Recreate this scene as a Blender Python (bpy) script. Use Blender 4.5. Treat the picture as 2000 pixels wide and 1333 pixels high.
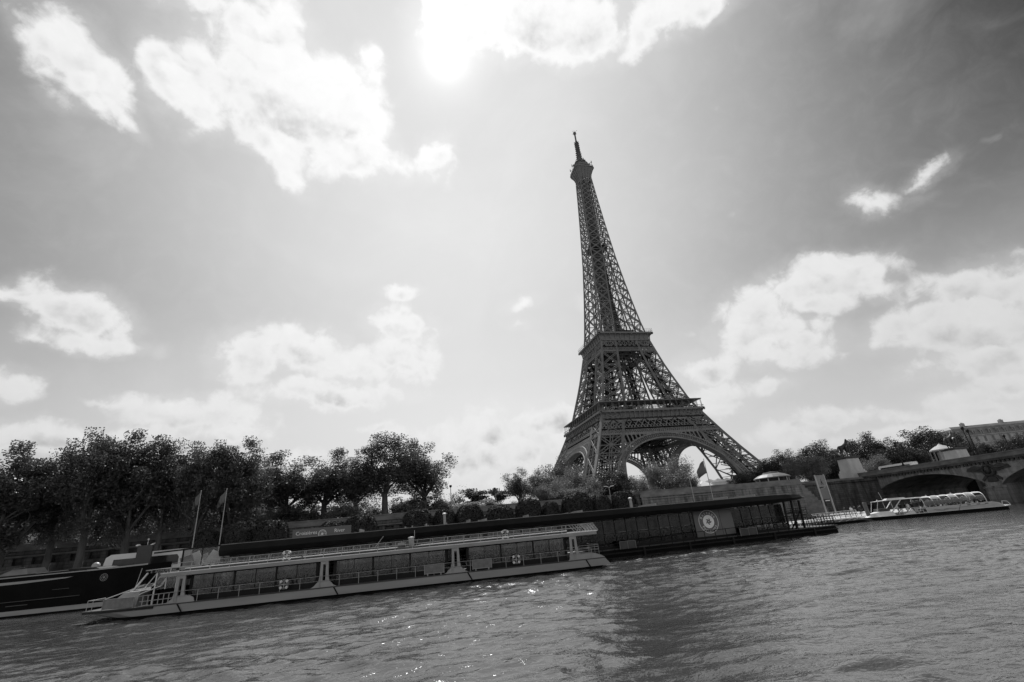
# Black-and-white river scene: iron lattice tower behind a moored sightseeing boat.
# sky constants (angle from the sun / 90 deg -> value; sin(elevation) -> value)
SKY_RAMP = [(0.0, 1.20), (0.03, 1.16), (0.06, 1.10), (0.10, 1.04), (0.16, 0.97), (0.222, 0.89), (0.29, 0.76), (0.35, 0.63), (0.41, 0.48), (0.489, 0.29), (0.578, 0.12), (0.66, 0.05), (0.75, 0.14), (0.88, 0.42), (1.0, 0.5)]
HOR_RAMP = [(0.0, 0.86), (0.1, 0.84), (0.2, 0.76), (0.3, 0.60), (0.42, 0.33), (0.55, 0.22), (0.7, 0.01), (1.0, 0.0)]
CLOUD_RAMP = [(0.0, 1.08), (0.12, 0.97), (0.33, 0.88), (0.5, 0.79), (0.62, 0.70), (0.8, 0.66), (1.0, 0.7)]
SKY_GAIN, NISH_GAIN, CLOUD_GAIN = 9.8, 0.02, 10.3
# clouds: photo pixel of the centre, half sizes, tilt, strength
CLOUDS = [
 (60, 60, 55, 40, 40, 1.1), (120, 80, 60, 70, 0, 1.15), (150, 160, 45, 50, 45, 1.0), (180, 195, 50, 22, 45, 0.9), (215, 150, 55, 40, 50, 1.1), (240, 215, 42, 25, 45, 0.9),
 (400, 10, 90, 24, 10, 1.0), (500, 45, 80, 48, 0, 1.3), (530, 85, 60, 35, 0, 1.0), (320, 120, 45, 40, 0, 1.0), (340, 170, 55, 50, 40, 1.1), (430, 140, 80, 40, 20, 1.2),
 (550, 130, 80, 40, 10, 1.5), (560, 190, 130, 80, 25, 1.8), (410, 220, 55, 38, 30, 1.1), (660, 220, 80, 70, 35, 1.6), (560, 290, 80, 40, 30, 1.3), (570, 345, 40, 30, 50, 0.9),
 (690, 290, 90, 50, 25, 1.2), (760, 320, 70, 25, 20, 0.8), (722, 115, 24, 32, 20, 1.1), (725, 145, 28, 30, 0, 0.9), (692, 160, 28, 16, -20, 0.8), (855, 305, 30, 40, 30, 1.3), (880, 345, 16, 26, 10, 0.8),
 (900, 20, 70, 70, 0, 1.6), (1000, 35, 110, 60, 0, 1.8), (1130, 45, 110, 60, -5, 1.5), (1270, 30, 90, 50, -15, 1.3), (1370, 12, 60, 28, -20, 1.1), (1130, 105, 28, 34, 30, 0.8), (1240, 90, 40, 30, -40, 0.8),
 (20, 572, 55, 18, 5, 1.0), (110, 590, 55, 38, 20, 1.3), (185, 615, 65, 42, 20, 1.3), (190, 660, 80, 24, 10, 1.2), (80, 655, 35, 14, 10, 0.8), (318, 680, 20, 18, -50, 0.8), (10, 755, 40, 32, 20, 1.3),
 (490, 690, 55, 48, -20, 1.4), (590, 680, 70, 42, 10, 1.4), (680, 715, 90, 34, 10, 1.4), (780, 705, 60, 36, 0, 1.3), (660, 770, 130, 22, 0, 1.4), (785, 640, 65, 34, 15, 1.3), (785, 570, 40, 17, 0, 0.9), (415, 693, 12, 10, 0, 0.6),
 (300, 800, 40, 22, 0, 0.8), (390, 808, 95, 32, 5, 1.5), (270, 838, 90, 18, 0, 1.1), (90, 855, 110, 26, 0, 1.3), (440, 845, 90, 18, 0, 1.0), (220, 785, 40, 9, 0, 0.7),
 (740, 836, 45, 9, 0, 0.8), (800, 862, 60, 20, 0, 1.2), (570, 888, 60, 14, 0, 1.0),
 (900, 870, 70, 40, 0, 1.2), (1000, 920, 110, 40, 0, 1.2), (960, 840, 75, 38, -15, 1.3), (1060, 820, 80, 32, -15, 1.4), (930, 900, 90, 40, 0, 1.3), (1050, 880, 90, 36, 0, 1.2), (1020, 590, 38, 17, -10, 0.75), (1010, 630, 26, 14, 0, 0.7), (1135, 592, 14, 16, -30, 0.7),
 (1650, 520, 80, 34, 5, 1.4), (1560, 555, 80, 36, -25, 1.4), (1700, 545, 60, 26, 20, 1.2), (1470, 610, 60, 50, -35, 1.4), (1540, 640, 80, 42, 10, 1.4), (1500, 680, 80, 36, 0, 1.2), (1590, 680, 50, 26, 0, 1.0),
 (1500, 590, 75, 44, -35, 1.4), (1575, 585, 70, 30, -10, 1.2), (1450, 650, 60, 44, -20, 1.3), (1380, 725, 50, 32, -15, 1.2), (1330, 730, 40, 18, 0, 0.8), (1400, 780, 80, 20, -10, 1.2), (1510, 765, 50, 22, -20, 1.0), (1400, 800, 60, 18, 0, 1.0),
 (1700, 395, 42, 26, 10, 1.05), (1800, 355, 50, 18, -28, 0.95), (1770, 395, 50, 12, -10, 0.55),
 (1880, 560, 80, 40, -10, 1.3), (1980, 560, 70, 50, -10, 1.3), (1780, 625, 80, 32, -25, 1.3), (1900, 640, 110, 55, 0, 1.5), (1830, 710, 70, 22, -15, 1.0), (1950, 700, 80, 40, 0, 1.2), (1780, 585, 50, 14, -25, 0.8), (1985, 500, 30, 14, -10, 0.7),
 (1870, 770, 60, 22, -10, 1.2), (1960, 755, 60, 24, -10, 1.2), (1930, 800, 90, 22, 0, 1.0), (1620, 820, 110, 18, -4, 1.0), (1540, 850, 90, 28, -4, 1.0), (1740, 810, 60, 14, 0, 0.8), (1700, 850, 200, 22, -5, 0.9)]
WATER = (0.036, 0.056, 0.42)
import bpy, math, random
import numpy as np
from mathutils import Vector, Matrix

for _o in list(bpy.data.objects):
    bpy.data.objects.remove(_o)
SC = bpy.context.scene
COL = SC.collection
R = math.radians

# ------------------------------------------------------------------ camera
F_PX, PW, PH = 900.0, 2000.0, 1333.0
CAM = np.array([-146.81, -288.28, 4.0])
YAW, PITCH, ROLL = 0.2401, 0.3899, -0.0966
_fw = np.array([math.sin(YAW) * math.cos(PITCH), math.cos(YAW) * math.cos(PITCH), math.sin(PITCH)])
_rt = np.array([math.cos(YAW), -math.sin(YAW), 0.0])
_up = np.cross(_rt, _fw)
RT = math.cos(ROLL) * _rt + math.sin(ROLL) * _up
UP = -math.sin(ROLL) * _rt + math.cos(ROLL) * _up
FW = _fw
cd = bpy.data.cameras.new('camera')
cam = bpy.data.objects.new('camera', cd)
COL.objects.link(cam)
cd.sensor_width = 36.0
cd.lens = F_PX * 36.0 / PW
cd.clip_start, cd.clip_end = 0.5, 9000.0
cam.matrix_world = Matrix(((RT[0], UP[0], -FW[0], CAM[0]), (RT[1], UP[1], -FW[1], CAM[1]),
                           (RT[2], UP[2], -FW[2], CAM[2]), (0, 0, 0, 1)))
SC.camera = cam

def ray(u, v):
    return FW + RT * (u - PW / 2) / F_PX + UP * (PH / 2 - v) / F_PX
def at(u, v, y):
    d = ray(u, v); return CAM + d * (y - CAM[1]) / d[1]
def atx(u, v, x):
    d = ray(u, v); return CAM + d * (x - CAM[0]) / d[0]
def atz(u, v, z):
    d = ray(u, v); return CAM + d * (z - CAM[2]) / d[2]

# ------------------------------------------------------------------ light
SUN_EL, SUN_AZ = R(54.3), R(6.8)          # azimuth from +Y towards +X
SUN = Vector((math.sin(SUN_AZ) * math.cos(SUN_EL), math.cos(SUN_AZ) * math.cos(SUN_EL), math.sin(SUN_EL)))
sl = bpy.data.lights.new('sun', 'SUN')
sl.energy, sl.angle, sl.color = 4.6, R(0.5), (1.0, 1.0, 1.0)
so = bpy.data.objects.new('sun', sl)
COL.objects.link(so)
so.rotation_euler = (-SUN).to_track_quat('-Z', 'Y').to_euler()
SC.view_settings.view_transform = 'Standard'
SC.view_settings.look = 'None'
SC.view_settings.exposure = 0.0
SC.view_settings.gamma = 1.0

class NT:
    """small helper for node trees"""
    def __init__(s, tree):
        s.t = tree
    def n(s, kind, **kw):
        x = s.t.nodes.new(kind)
        for k, v in kw.items():
            setattr(x, k, v)
        return x
    def link(s, a, b):
        s.t.links.new(a, b)
    def math(s, op, a, b=None, c=None, clamp=False):
        x = s.n('ShaderNodeMath', operation=op); x.use_clamp = clamp
        for i, q in enumerate((a, b, c)):
            if q is None: continue
            if isinstance(q, (int, float)): x.inputs[i].default_value = q
            else: s.link(q, x.inputs[i])
        return x.outputs[0]
    def dot(s, a, vec):
        x = s.n('ShaderNodeVectorMath', operation='DOT_PRODUCT')
        s.link(a, x.inputs[0]); x.inputs[1].default_value = tuple(vec)
        return x.outputs['Value']
    def ramp(s, fac, stops, interp='LINEAR'):
        x = s.n('ShaderNodeValToRGB'); cr = x.color_ramp; cr.interpolation = interp
        while len(cr.elements) > 1: cr.elements.remove(cr.elements[0])
        cr.elements[0].position = stops[0][0]; cr.elements[0].color = (stops[0][1],) * 3 + (1,)
        for p, c in stops[1:]:
            e = cr.elements.new(p); e.color = (c,) * 3 + (1,)
        s.link(fac, x.inputs[0])
        return x.outputs[0]
    def noise(s, vec, scale, detail=4, rough=0.55, dist=0.0):
        x = s.n('ShaderNodeTexNoise'); x.inputs['Scale'].default_value = scale
        x.inputs['Detail'].default_value = detail; x.inputs['Roughness'].default_value = rough
        x.inputs['Distortion'].default_value = dist
        if vec is not None: s.link(vec, x.inputs['Vector'])
        return x.outputs[0]

# ------------------------------------------------------------------ sky
W = bpy.data.worlds.new('World'); SC.world = W; W.use_nodes = True
W.node_tree.nodes.clear()
w = NT(W.node_tree)
geo = w.n('ShaderNodeTexCoord').outputs['Generated']
nrm = w.n('ShaderNodeVectorMath', operation='NORMALIZE'); w.link(geo, nrm.inputs[0]); DIR = nrm.outputs[0]
sky = w.n('ShaderNodeTexSky'); sky.sky_type = 'NISHITA'; sky.sun_disc = False
sky.sun_elevation = SUN_EL; sky.sun_rotation = SUN_AZ
sky.air_density = 1.0; sky.dust_density = 2.0; sky.ozone_density = 1.0
bw = w.n('ShaderNodeRGBToBW'); w.link(sky.outputs[0], bw.inputs[0])
cosT = w.dot(DIR, SUN)
# brightness of the clear sky falls away from the sun (red-filtered, hazy summer sky)
ang = w.math('ARCCOSINE', w.math('MINIMUM', cosT, 0.99999))
dz = w.dot(DIR, (0, 0, 1))
skyf = w.ramp(w.math('DIVIDE', ang, math.pi / 2), SKY_RAMP, 'B_SPLINE')
horz = w.ramp(w.math('MAXIMUM', dz, 0.0), HOR_RAMP, 'B_SPLINE')
core = w.ramp(w.math('DIVIDE', ang, math.pi / 2), [(0.0, 1.0), (0.008, 0.8), (0.018, 0.36), (0.035, 0.14), (0.06, 0.04), (0.1, 0.0)], 'B_SPLINE')
horz = w.math('ADD', horz, w.math('MULTIPLY', core, 0.9))
clear = w.math('ADD', w.math('MULTIPLY', w.math('MAXIMUM', w.math('SUBTRACT', w.math('ADD', skyf, horz), 0.30), 0.05), SKY_GAIN),
               w.math('MULTIPLY', bw.outputs[0], NISH_GAIN))
# clouds: a set of soft ellipses on the sphere of directions, broken up by noise
def cloud_field():
    # fluffy edges: look the ellipses up at a direction shaken by fractal noise
    wn = w.n('ShaderNodeTexNoise'); wn.inputs['Scale'].default_value = 7.0; wn.inputs['Detail'].default_value = 9; wn.inputs['Roughness'].default_value = 0.62
    w.link(DIR, wn.inputs['Vector'])
    sh = w.n('ShaderNodeVectorMath', operation='SUBTRACT'); w.link(wn.outputs['Color'], sh.inputs[0]); sh.inputs[1].default_value = (0.5, 0.5, 0.5)
    sm = w.n('ShaderNodeVectorMath', operation='MULTIPLY_ADD'); w.link(sh.outputs[0], sm.inputs[0]); sm.inputs[1].default_value = (0.085, 0.085, 0.085); w.link(DIR, sm.inputs[2])
    DW = sm.outputs[0]
    n1 = w.noise(DIR, 6.0, 3, 0.5, 0.2)
    n2 = w.noise(DIR, 24.0, 8, 0.62, 0.5)
    acc = None
    for (u, v, ru, rv, a, s) in CLOUDS:
        d = ray(u, v); L = np.linalg.norm(d); c = d / L
        ca, sa = math.cos(R(a)), math.sin(R(a))
        e1 = RT * ca - UP * sa; e2 = RT * sa + UP * ca
        e1 = e1 - c * (e1 @ c); e1 /= np.linalg.norm(e1)
        e2 = e2 - c * (e2 @ c); e2 -= e1 * (e2 @ e1); e2 /= np.linalg.norm(e2)
        k1, k2 = ru / F_PX / L, rv / F_PX / L
        mp = w.n('ShaderNodeMapping'); mp.vector_type = 'TEXTURE'
        mp.inputs['Location'].default_value = tuple(c)
        mp.inputs['Rotation'].default_value = Matrix((tuple(e1), tuple(e2), tuple(np.cross(e1, e2)))).transposed().to_euler('XYZ')
        mp.inputs['Scale'].default_value = (1.95 * k1, 1.95 * k2, 1.95 * max(k1, k2))
        w.link(DW, mp.inputs['Vector'])
        gr = w.n('ShaderNodeTexGradient', gradient_type='SPHERICAL'); w.link(mp.outputs[0], gr.inputs[0])
        g = w.math('MULTIPLY', gr.outputs['Fac'], s)
        q = w.dot(DW, e2 / (1.95 * k2))
        if acc is None: acc, hgt = g, q
        else:
            sel = w.math('MINIMUM', w.math('MAXIMUM', w.math('MULTIPLY_ADD', w.math('SUBTRACT', g, acc), 4.0, 0.5), 0.0), 1.0)      # nearest puff wins
            hgt = w.math('MULTIPLY_ADD', w.math('SUBTRACT', q, hgt), sel, hgt)
            acc = w.math('SMOOTH_MAX', acc, g, 0.22)
    return acc, hgt, n1, n2
acc, hgt, n1, n2 = cloud_field()
# loose clouds over the rest of the sky, away from the sun
far_n = w.noise(DIR, 2.6, 8, 0.6, 0.3)
farm = w.math('MULTIPLY', w.math('MULTIPLY', w.math('SUBTRACT', far_n, 0.42), 5.0, clamp=True), w.ramp(w.math('DIVIDE', ang, math.pi), [(0.36, 0.0), (0.44, 1.0)]))
# billows: rounded cells give the cauliflower outline, fractal noise the wisps
def billow(vec):
    v = w.n('ShaderNodeTexVoronoi'); v.feature = 'F1'; v.inputs['Scale'].default_value = 13.0
    v.inputs['Detail'].default_value = 2.0; v.inputs['Roughness'].default_value = 0.5
    w.link(vec, v.inputs['Vector']); return v.outputs['Distance']
jig = w.n('ShaderNodeTexNoise'); jig.inputs['Scale'].default_value = 30.0; jig.inputs['Detail'].default_value = 5; w.link(DIR, jig.inputs['Vector'])
jv = w.n('ShaderNodeVectorMath', operation='MULTIPLY_ADD'); w.link(jig.outputs['Color'], jv.inputs[0]); jv.inputs[1].default_value = (0.035, 0.035, 0.035); w.link(DIR, jv.inputs[2])
puff = w.math('SUBTRACT', 0.60, billow(jv.outputs[0]))
off = w.n('ShaderNodeVectorMath', operation='ADD'); w.link(DIR, off.inputs[0]); off.inputs[1].default_value = tuple(SUN * 0.02)
relief = w.math('SUBTRACT', w.noise(DIR, 14.0, 4, 0.55), w.noise(off.outputs[0], 14.0, 4, 0.55))
dens = w.math('MULTIPLY_ADD', w.math('SUBTRACT', n2, 0.5), w.math('MULTIPLY_ADD', acc, 0.5, 0.25), w.math('MULTIPLY_ADD', w.math('MULTIPLY', puff, w.math('MULTIPLY_ADD', acc, 0.6, 0.3)), 0.8, acc))
mask = w.n('ShaderNodeMapRange', interpolation_type='SMOOTHERSTEP')
w.link(dens, mask.inputs[0]); mask.inputs[1].default_value = 0.16; mask.inputs[2].default_value = 0.74
skirt = w.n('ShaderNodeMapRange', interpolation_type='SMOOTHSTEP'); w.link(w.math('ADD', acc, w.math('MULTIPLY', w.math('SUBTRACT', n2, 0.5), 0.5)), skirt.inputs[0]); skirt.inputs[1].default_value = 0.05; skirt.inputs[2].default_value = 0.8
mask = w.math('MAXIMUM', w.math('MAXIMUM', mask.outputs[0], w.math('MULTIPLY', skirt.outputs[0], 0.28)), farm)
cl = w.ramp(w.math('DIVIDE', ang, math.pi / 2), CLOUD_RAMP)
thick = w.n('ShaderNodeMapRange', interpolation_type='SMOOTHSTEP')
w.link(dens, thick.inputs[0]); thick.inputs[1].default_value = 0.55; thick.inputs[2].default_value = 1.15
under = w.n('ShaderNodeMapRange', interpolation_type='SMOOTHSTEP')     # grey undersides of the puffs
w.link(w.math('MULTIPLY_ADD', w.math('SUBTRACT', n1, 0.5), 0.9, w.math('MULTIPLY_ADD', relief, 1.3, hgt)), under.inputs[0]); under.inputs[1].default_value = 0.22; under.inputs[2].default_value = -0.75
far_sh = w.math('MULTIPLY', w.math('SUBTRACT', 1.0, w.math('MULTIPLY', core, 0.9)), 0.46)
shade = w.math('SUBTRACT', 1.0, w.math('MULTIPLY', w.math('MULTIPLY', under.outputs[0], thick.outputs[0]), far_sh))
shade = w.math('ADD', shade, w.math('MULTIPLY', w.math('SUBTRACT', n2, 0.5), 0.16))
cloudcol = w.math('MULTIPLY', w.math('MULTIPLY', cl, shade), CLOUD_GAIN)
# thin veil
veil = w.noise(DIR, 3.0, 6, 0.6, 0.6)
veilm = w.math('MULTIPLY', w.math('MAXIMUM', w.math('SUBTRACT', veil, 0.48), 0.0), 0.9)
m2 = w.math('MAXIMUM', mask, veilm)
mixn = w.n('ShaderNodeMix', data_type='FLOAT')
w.link(m2, mixn.inputs[0]); w.link(clear, mixn.inputs[2]); w.link(cloudcol, mixn.inputs[3])
bg = w.n('ShaderNodeBackground'); bg.inputs[1].default_value = 0.1
w.link(mixn.outputs[0], bg.inputs[0])
wo = w.n('ShaderNodeOutputWorld'); w.link(bg.outputs[0], wo.inputs[0])
W.cycles.sampling_method = 'MANUAL'; W.cycles.sample_map_resolution = 512
SC.cycles.max_bounces = 6; SC.cycles.transparent_max_bounces = 12
SC.cycles.diffuse_bounces = 2; SC.cycles.glossy_bounces = 3
SC.cycles.use_denoising = True; SC.cycles.sample_clamp_direct = 6.0; SC.cycles.denoiser = 'OPENIMAGEDENOISE'; SC.cycles.denoising_input_passes = 'RGB_ALBEDO_NORMAL'; SC.cycles.denoising_prefilter = 'NONE'
SC.cycles.sample_clamp_indirect = 6.0

# ------------------------------------------------------------------ materials (the photograph is black and white)
def material(name, val, rough=0.6, var=0.25, scale=1.0, metal=0.0, spec=0.5, bump=0.0, bscale=None, streak=None, detail=5, obj=True):
    m = bpy.data.materials.new(name); m.use_nodes = True
    t = NT(m.node_tree); bs = m.node_tree.nodes['Principled BSDF']
    bs.inputs['Roughness'].default_value = rough
    bs.inputs['Metallic'].default_value = metal
    bs.inputs['Specular IOR Level'].default_value = spec
    tc = t.n('ShaderNodeTexCoord').outputs['Object']
    v = tc
    if streak:
        mp = t.n('ShaderNodeMapping'); mp.inputs['Scale'].default_value = streak; t.link(tc, mp.inputs['Vector']); v = mp.outputs[0]
    n = t.noise(v, scale, detail, 0.6)
    lo, hi = val * (1 - var), val * (1 + var)
    c = t.ramp(n, [(0.3, lo), (0.7, hi)])
    t.link(c, bs.inputs['Base Color'])
    if bump:
        b = t.n('ShaderNodeBump'); b.inputs['Strength'].default_value = bump; b.inputs['Distance'].default_value = 0.05
        n2 = t.noise(tc, bscale or scale * 3, 4, 0.6); t.link(n2, b.inputs['Height']); t.link(b.outputs[0], bs.inputs['Normal'])
    return m

def stone_material(name, val, bw=1.6, bh=0.55, dirt=0.55, mort=0.5, axis='x', rough=0.85):
    """coursed ashlar with dark weather stains"""
    m = bpy.data.materials.new(name); m.use_nodes = True
    t = NT(m.node_tree); bs = m.node_tree.nodes['Principled BSDF']; bs.inputs['Roughness'].default_value = rough
    bs.inputs['Specular IOR Level'].default_value = 0.2
    tc = t.n('ShaderNodeTexCoord').outputs['Object']
    sx = t.n('ShaderNodeSeparateXYZ'); t.link(tc, sx.inputs[0])
    cb = t.n('ShaderNodeCombineXYZ'); t.link(sx.outputs[0 if axis == 'x' else 1], cb.inputs[0]); t.link(sx.outputs[2], cb.inputs[1])
    br = t.n('ShaderNodeTexBrick'); t.link(cb.outputs[0], br.inputs[0])
    br.inputs['Scale'].default_value = 1.0; br.inputs['Brick Width'].default_value = bw; br.inputs['Row Height'].default_value = bh
    br.inputs['Mortar Size'].default_value = 0.03; br.inputs['Bias'].default_value = -0.2
    for k, f in (('Color1', 1.15), ('Color2', 0.75), ('Mortar', mort)):
        br.inputs[k].default_value = (val * f,) * 3 + (1,)
    mp = t.n('ShaderNodeMapping'); mp.inputs['Scale'].default_value = (0.9, 0.9, 0.18); t.link(tc, mp.inputs['Vector'])
    n = t.noise(mp.outputs[0], 0.7, 7, 0.7, 0.3)
    st = t.ramp(n, [(0.35, 1.0 - dirt), (0.62, 1.1)])
    mx = t.n('ShaderNodeMix', data_type='RGBA', blend_type='MULTIPLY'); mx.inputs[0].default_value = 1.0
    t.link(br.outputs[0], mx.inputs[6]); t.link(st, mx.inputs[7]); t.link(mx.outputs[2], bs.inputs['Base Color'])
    b = t.n('ShaderNodeBump'); b.inputs['Strength'].default_value = 0.5; b.inputs['Distance'].default_value = 0.05
    t.link(br.outputs['Fac'], b.inputs['Height']); b.invert = True; t.link(b.outputs[0], bs.inputs['Normal'])
    return m

def glass_material(name, tint=0.35, refl=0.12, rough=0.02, fk=0.9):
    m = bpy.data.materials.new(name); m.use_nodes = True; t = NT(m.node_tree); m.node_tree.nodes.clear()
    tr = t.n('ShaderNodeBsdfTransparent'); tr.inputs[0].default_value = (tint,) * 3 + (1,)
    gl = t.n('ShaderNodeBsdfGlossy'); gl.inputs['Roughness'].default_value = rough; gl.inputs[0].default_value = (0.9,) * 3 + (1,)
    fr = t.n('ShaderNodeFresnel'); fr.inputs[0].default_value = 1.5
    f = t.math('MINIMUM', t.math('ADD', t.math('MULTIPLY', fr.outputs[0], fk), refl), 1.0)
    mx = t.n('ShaderNodeMixShader'); t.link(f, mx.inputs[0]); t.link(tr.outputs[0], mx.inputs[1]); t.link(gl.outputs[0], mx.inputs[2])
    o = t.n('ShaderNodeOutputMaterial'); t.link(mx.outputs[0], o.inputs[0])
    return m

def leaf_material(name, val, var=0.5, trans=0.45, gloss=0.25):
    m = bpy.data.materials.new(name); m.use_nodes = True; t = NT(m.node_tree); m.node_tree.nodes.clear()
    tc = t.n('ShaderNodeTexCoord').outputs['Object']
    n = t.noise(tc, 0.55, 3, 0.6); n2 = t.noise(tc, 6.0, 1, 0.5)
    c = t.ramp(t.math('ADD', t.math('MULTIPLY', n, 0.5), t.math('MULTIPLY', n2, 0.5)), [(0.3, val * (1 - var)), (0.7, val * (1 + var))])
    d = t.n('ShaderNodeBsdfDiffuse'); t.link(c, d.inputs[0])
    tl = t.n('ShaderNodeBsdfTranslucent'); t.link(c, tl.inputs[0])
    gl = t.n('ShaderNodeBsdfGlossy'); gl.inputs['Roughness'].default_value = 0.45; gl.inputs[0].default_value = (0.35,) * 3 + (1,)
    m1 = t.n('ShaderNodeMixShader'); m1.inputs[0].default_value = trans; t.link(d.outputs[0], m1.inputs[1]); t.link(tl.outputs[0], m1.inputs[2])
    m2 = t.n('ShaderNodeMixShader'); m2.inputs[0].default_value = gloss * 0.35; t.link(m1.outputs[0], m2.inputs[1]); t.link(gl.outputs[0], m2.inputs[2])
    o = t.n('ShaderNodeOutputMaterial'); t.link(m2.outputs[0], o.inputs[0])
    return m

M = {}
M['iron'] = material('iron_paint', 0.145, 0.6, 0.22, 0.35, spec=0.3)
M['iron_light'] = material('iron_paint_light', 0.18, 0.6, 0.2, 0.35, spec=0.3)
M['iron_shaded'] = material('iron_shaded', 0.022, 0.7, 0.3, 0.3, spec=0.2)  # same iron, darkened in colour for the shade inside and under the tower
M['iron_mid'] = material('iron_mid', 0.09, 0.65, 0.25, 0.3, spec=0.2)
M['masonry'] = stone_material('masonry', 0.3)
M['asphalt'] = material('asphalt', 0.06, 0.9, 0.3, 0.8)
M['quay'] = material('quay_paving', 0.42, 0.85, 0.2, 0.6)
M['earth'] = material('earth_ground', 0.16, 0.95, 0.35, 0.15)
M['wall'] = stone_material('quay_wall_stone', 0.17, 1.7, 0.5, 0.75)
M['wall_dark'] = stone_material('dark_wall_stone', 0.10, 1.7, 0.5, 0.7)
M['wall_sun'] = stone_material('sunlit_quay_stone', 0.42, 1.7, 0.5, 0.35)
M['coping'] = material('coping_stone', 0.13, 0.85, 0.4, 0.9, streak=(0.5, 0.5, 1))
M['bridge'] = stone_material('bridge_stone', 0.25, 2.2, 0.9, 0.6, 0.8, axis='y')
M['bridge_dark'] = stone_material('bridge_cornice_stone', 0.07, 1.6, 0.9, 0.6, axis='y')
M['pedestal'] = material('pedestal_stone', 0.42, 0.8, 0.18, 0.5, streak=(1, 1, 0.3))
M['bronze'] = material('bronze', 0.03, 0.5, 0.3, 0.8, spec=0.4)
M['block_core'] = material('light_block_core', 0.012, 0.95, 0.4, 2.0, spec=0.0)  # near-black shade colour for the solid core of the clipped trees
M['bark'] = material('bark', 0.07, 0.9, 0.45, 1.4, streak=(1, 1, 0.35))
M['leaf'] = leaf_material('plane_leaf', 0.075, 0.55, 0.45, 0.4)
M['leaf_light'] = leaf_material('lighter_plane_leaf', 0.085, 0.5, 0.45, 0.5)
M['leaf_pale'] = leaf_material('pale_leaf', 0.17, 0.4, 0.45, 0.3)
M['leaf_shrub'] = leaf_material('shrub_leaf', 0.23, 0.4, 0.45, 0.3)
M['leaf_dark'] = leaf_material('dark_leaf', 0.045, 0.45, 0.3)
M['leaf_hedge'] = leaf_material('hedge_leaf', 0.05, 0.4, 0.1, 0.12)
M['black'] = material('black_paint', 0.011, 0.45, 0.3, 0.6, spec=0.2)
M['black_matte'] = material('black_matte', 0.007, 0.8, 0.3, 0.6, spec=0.08)
M['hull_grey'] = material('hull_grey', 0.33, 0.5, 0.15, 0.4, spec=0.4, streak=(0.3, 0.3, 3))
M['boat_grey'] = material('boat_grey', 0.34, 0.45, 0.12, 0.5, spec=0.4)
M['boat_white'] = material('boat_white', 0.72, 0.35, 0.08, 0.5, spec=0.5)
M['canopy'] = material('canopy_grey', 0.45, 0.5, 0.1, 0.5)
M['deck'] = material('deck_grey', 0.20, 0.7, 0.2, 0.8)
M['deck_dark'] = material('deck_dark', 0.06, 0.7, 0.25, 0.8)
M['steel'] = material('painted_steel_rail', 0.34, 0.35, 0.12, 1.0, spec=0.5)
M['chrome'] = material('polished_steel', 0.75, 0.2, 0.1, 1.0, metal=1.0)
M['white'] = material('white_paint', 0.75, 0.5, 0.1, 0.7)
M['cream'] = material('cream_facade', 0.30, 0.8, 0.25, 0.3, streak=(1, 1, 0.3))
M['zinc'] = material('zinc_roof', 0.14, 0.5, 0.25, 0.3, spec=0.4)
M['glass'] = glass_material('dark_glass', 0.55, 0.04)
M['glass_hall'] = glass_material('hall_glass', 0.25, 0.015, 0.02, 0.6)
M['glass_clear'] = glass_material('clear_glass', 0.8, 0.03)
M['window'] = material('window_dark', 0.03, 0.15, 0.3, 0.3, spec=0.6)
M['totem'] = material('totem_dark', 0.045, 0.5, 0.1, 0.4)
M['sign'] = material('sign_grey', 0.13, 0.5, 0.1, 0.4)
M['sign_white'] = material('sign_lettering', 0.88, 0.5, 0.05, 0.4)
M['panel_grey'] = material('mesh_panel_grey', 0.17, 0.6, 0.25, 3.0)
M['cloth_dark'] = material('dark_cloth', 0.03, 0.9, 0.3, 2.0)
M['cloth_mid'] = material('grey_cloth', 0.2, 0.9, 0.2, 2.0)
M['cloth_white'] = material('white_cloth', 0.7, 0.9, 0.1, 2.0)
M['skin'] = material('skin', 0.4, 0.6, 0.1, 4.0)
M['hair'] = material('hair', 0.03, 0.7, 0.3, 8.0)
M['tent_grey'] = material('tent_canvas_grey', 0.42, 0.8, 0.1, 0.5)
M['tent'] = material('tent_canvas', 0.7, 0.8, 0.08, 0.5)
M['flag'] = material('flag_cloth', 0.13, 0.9, 0.2, 0.8)

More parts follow.
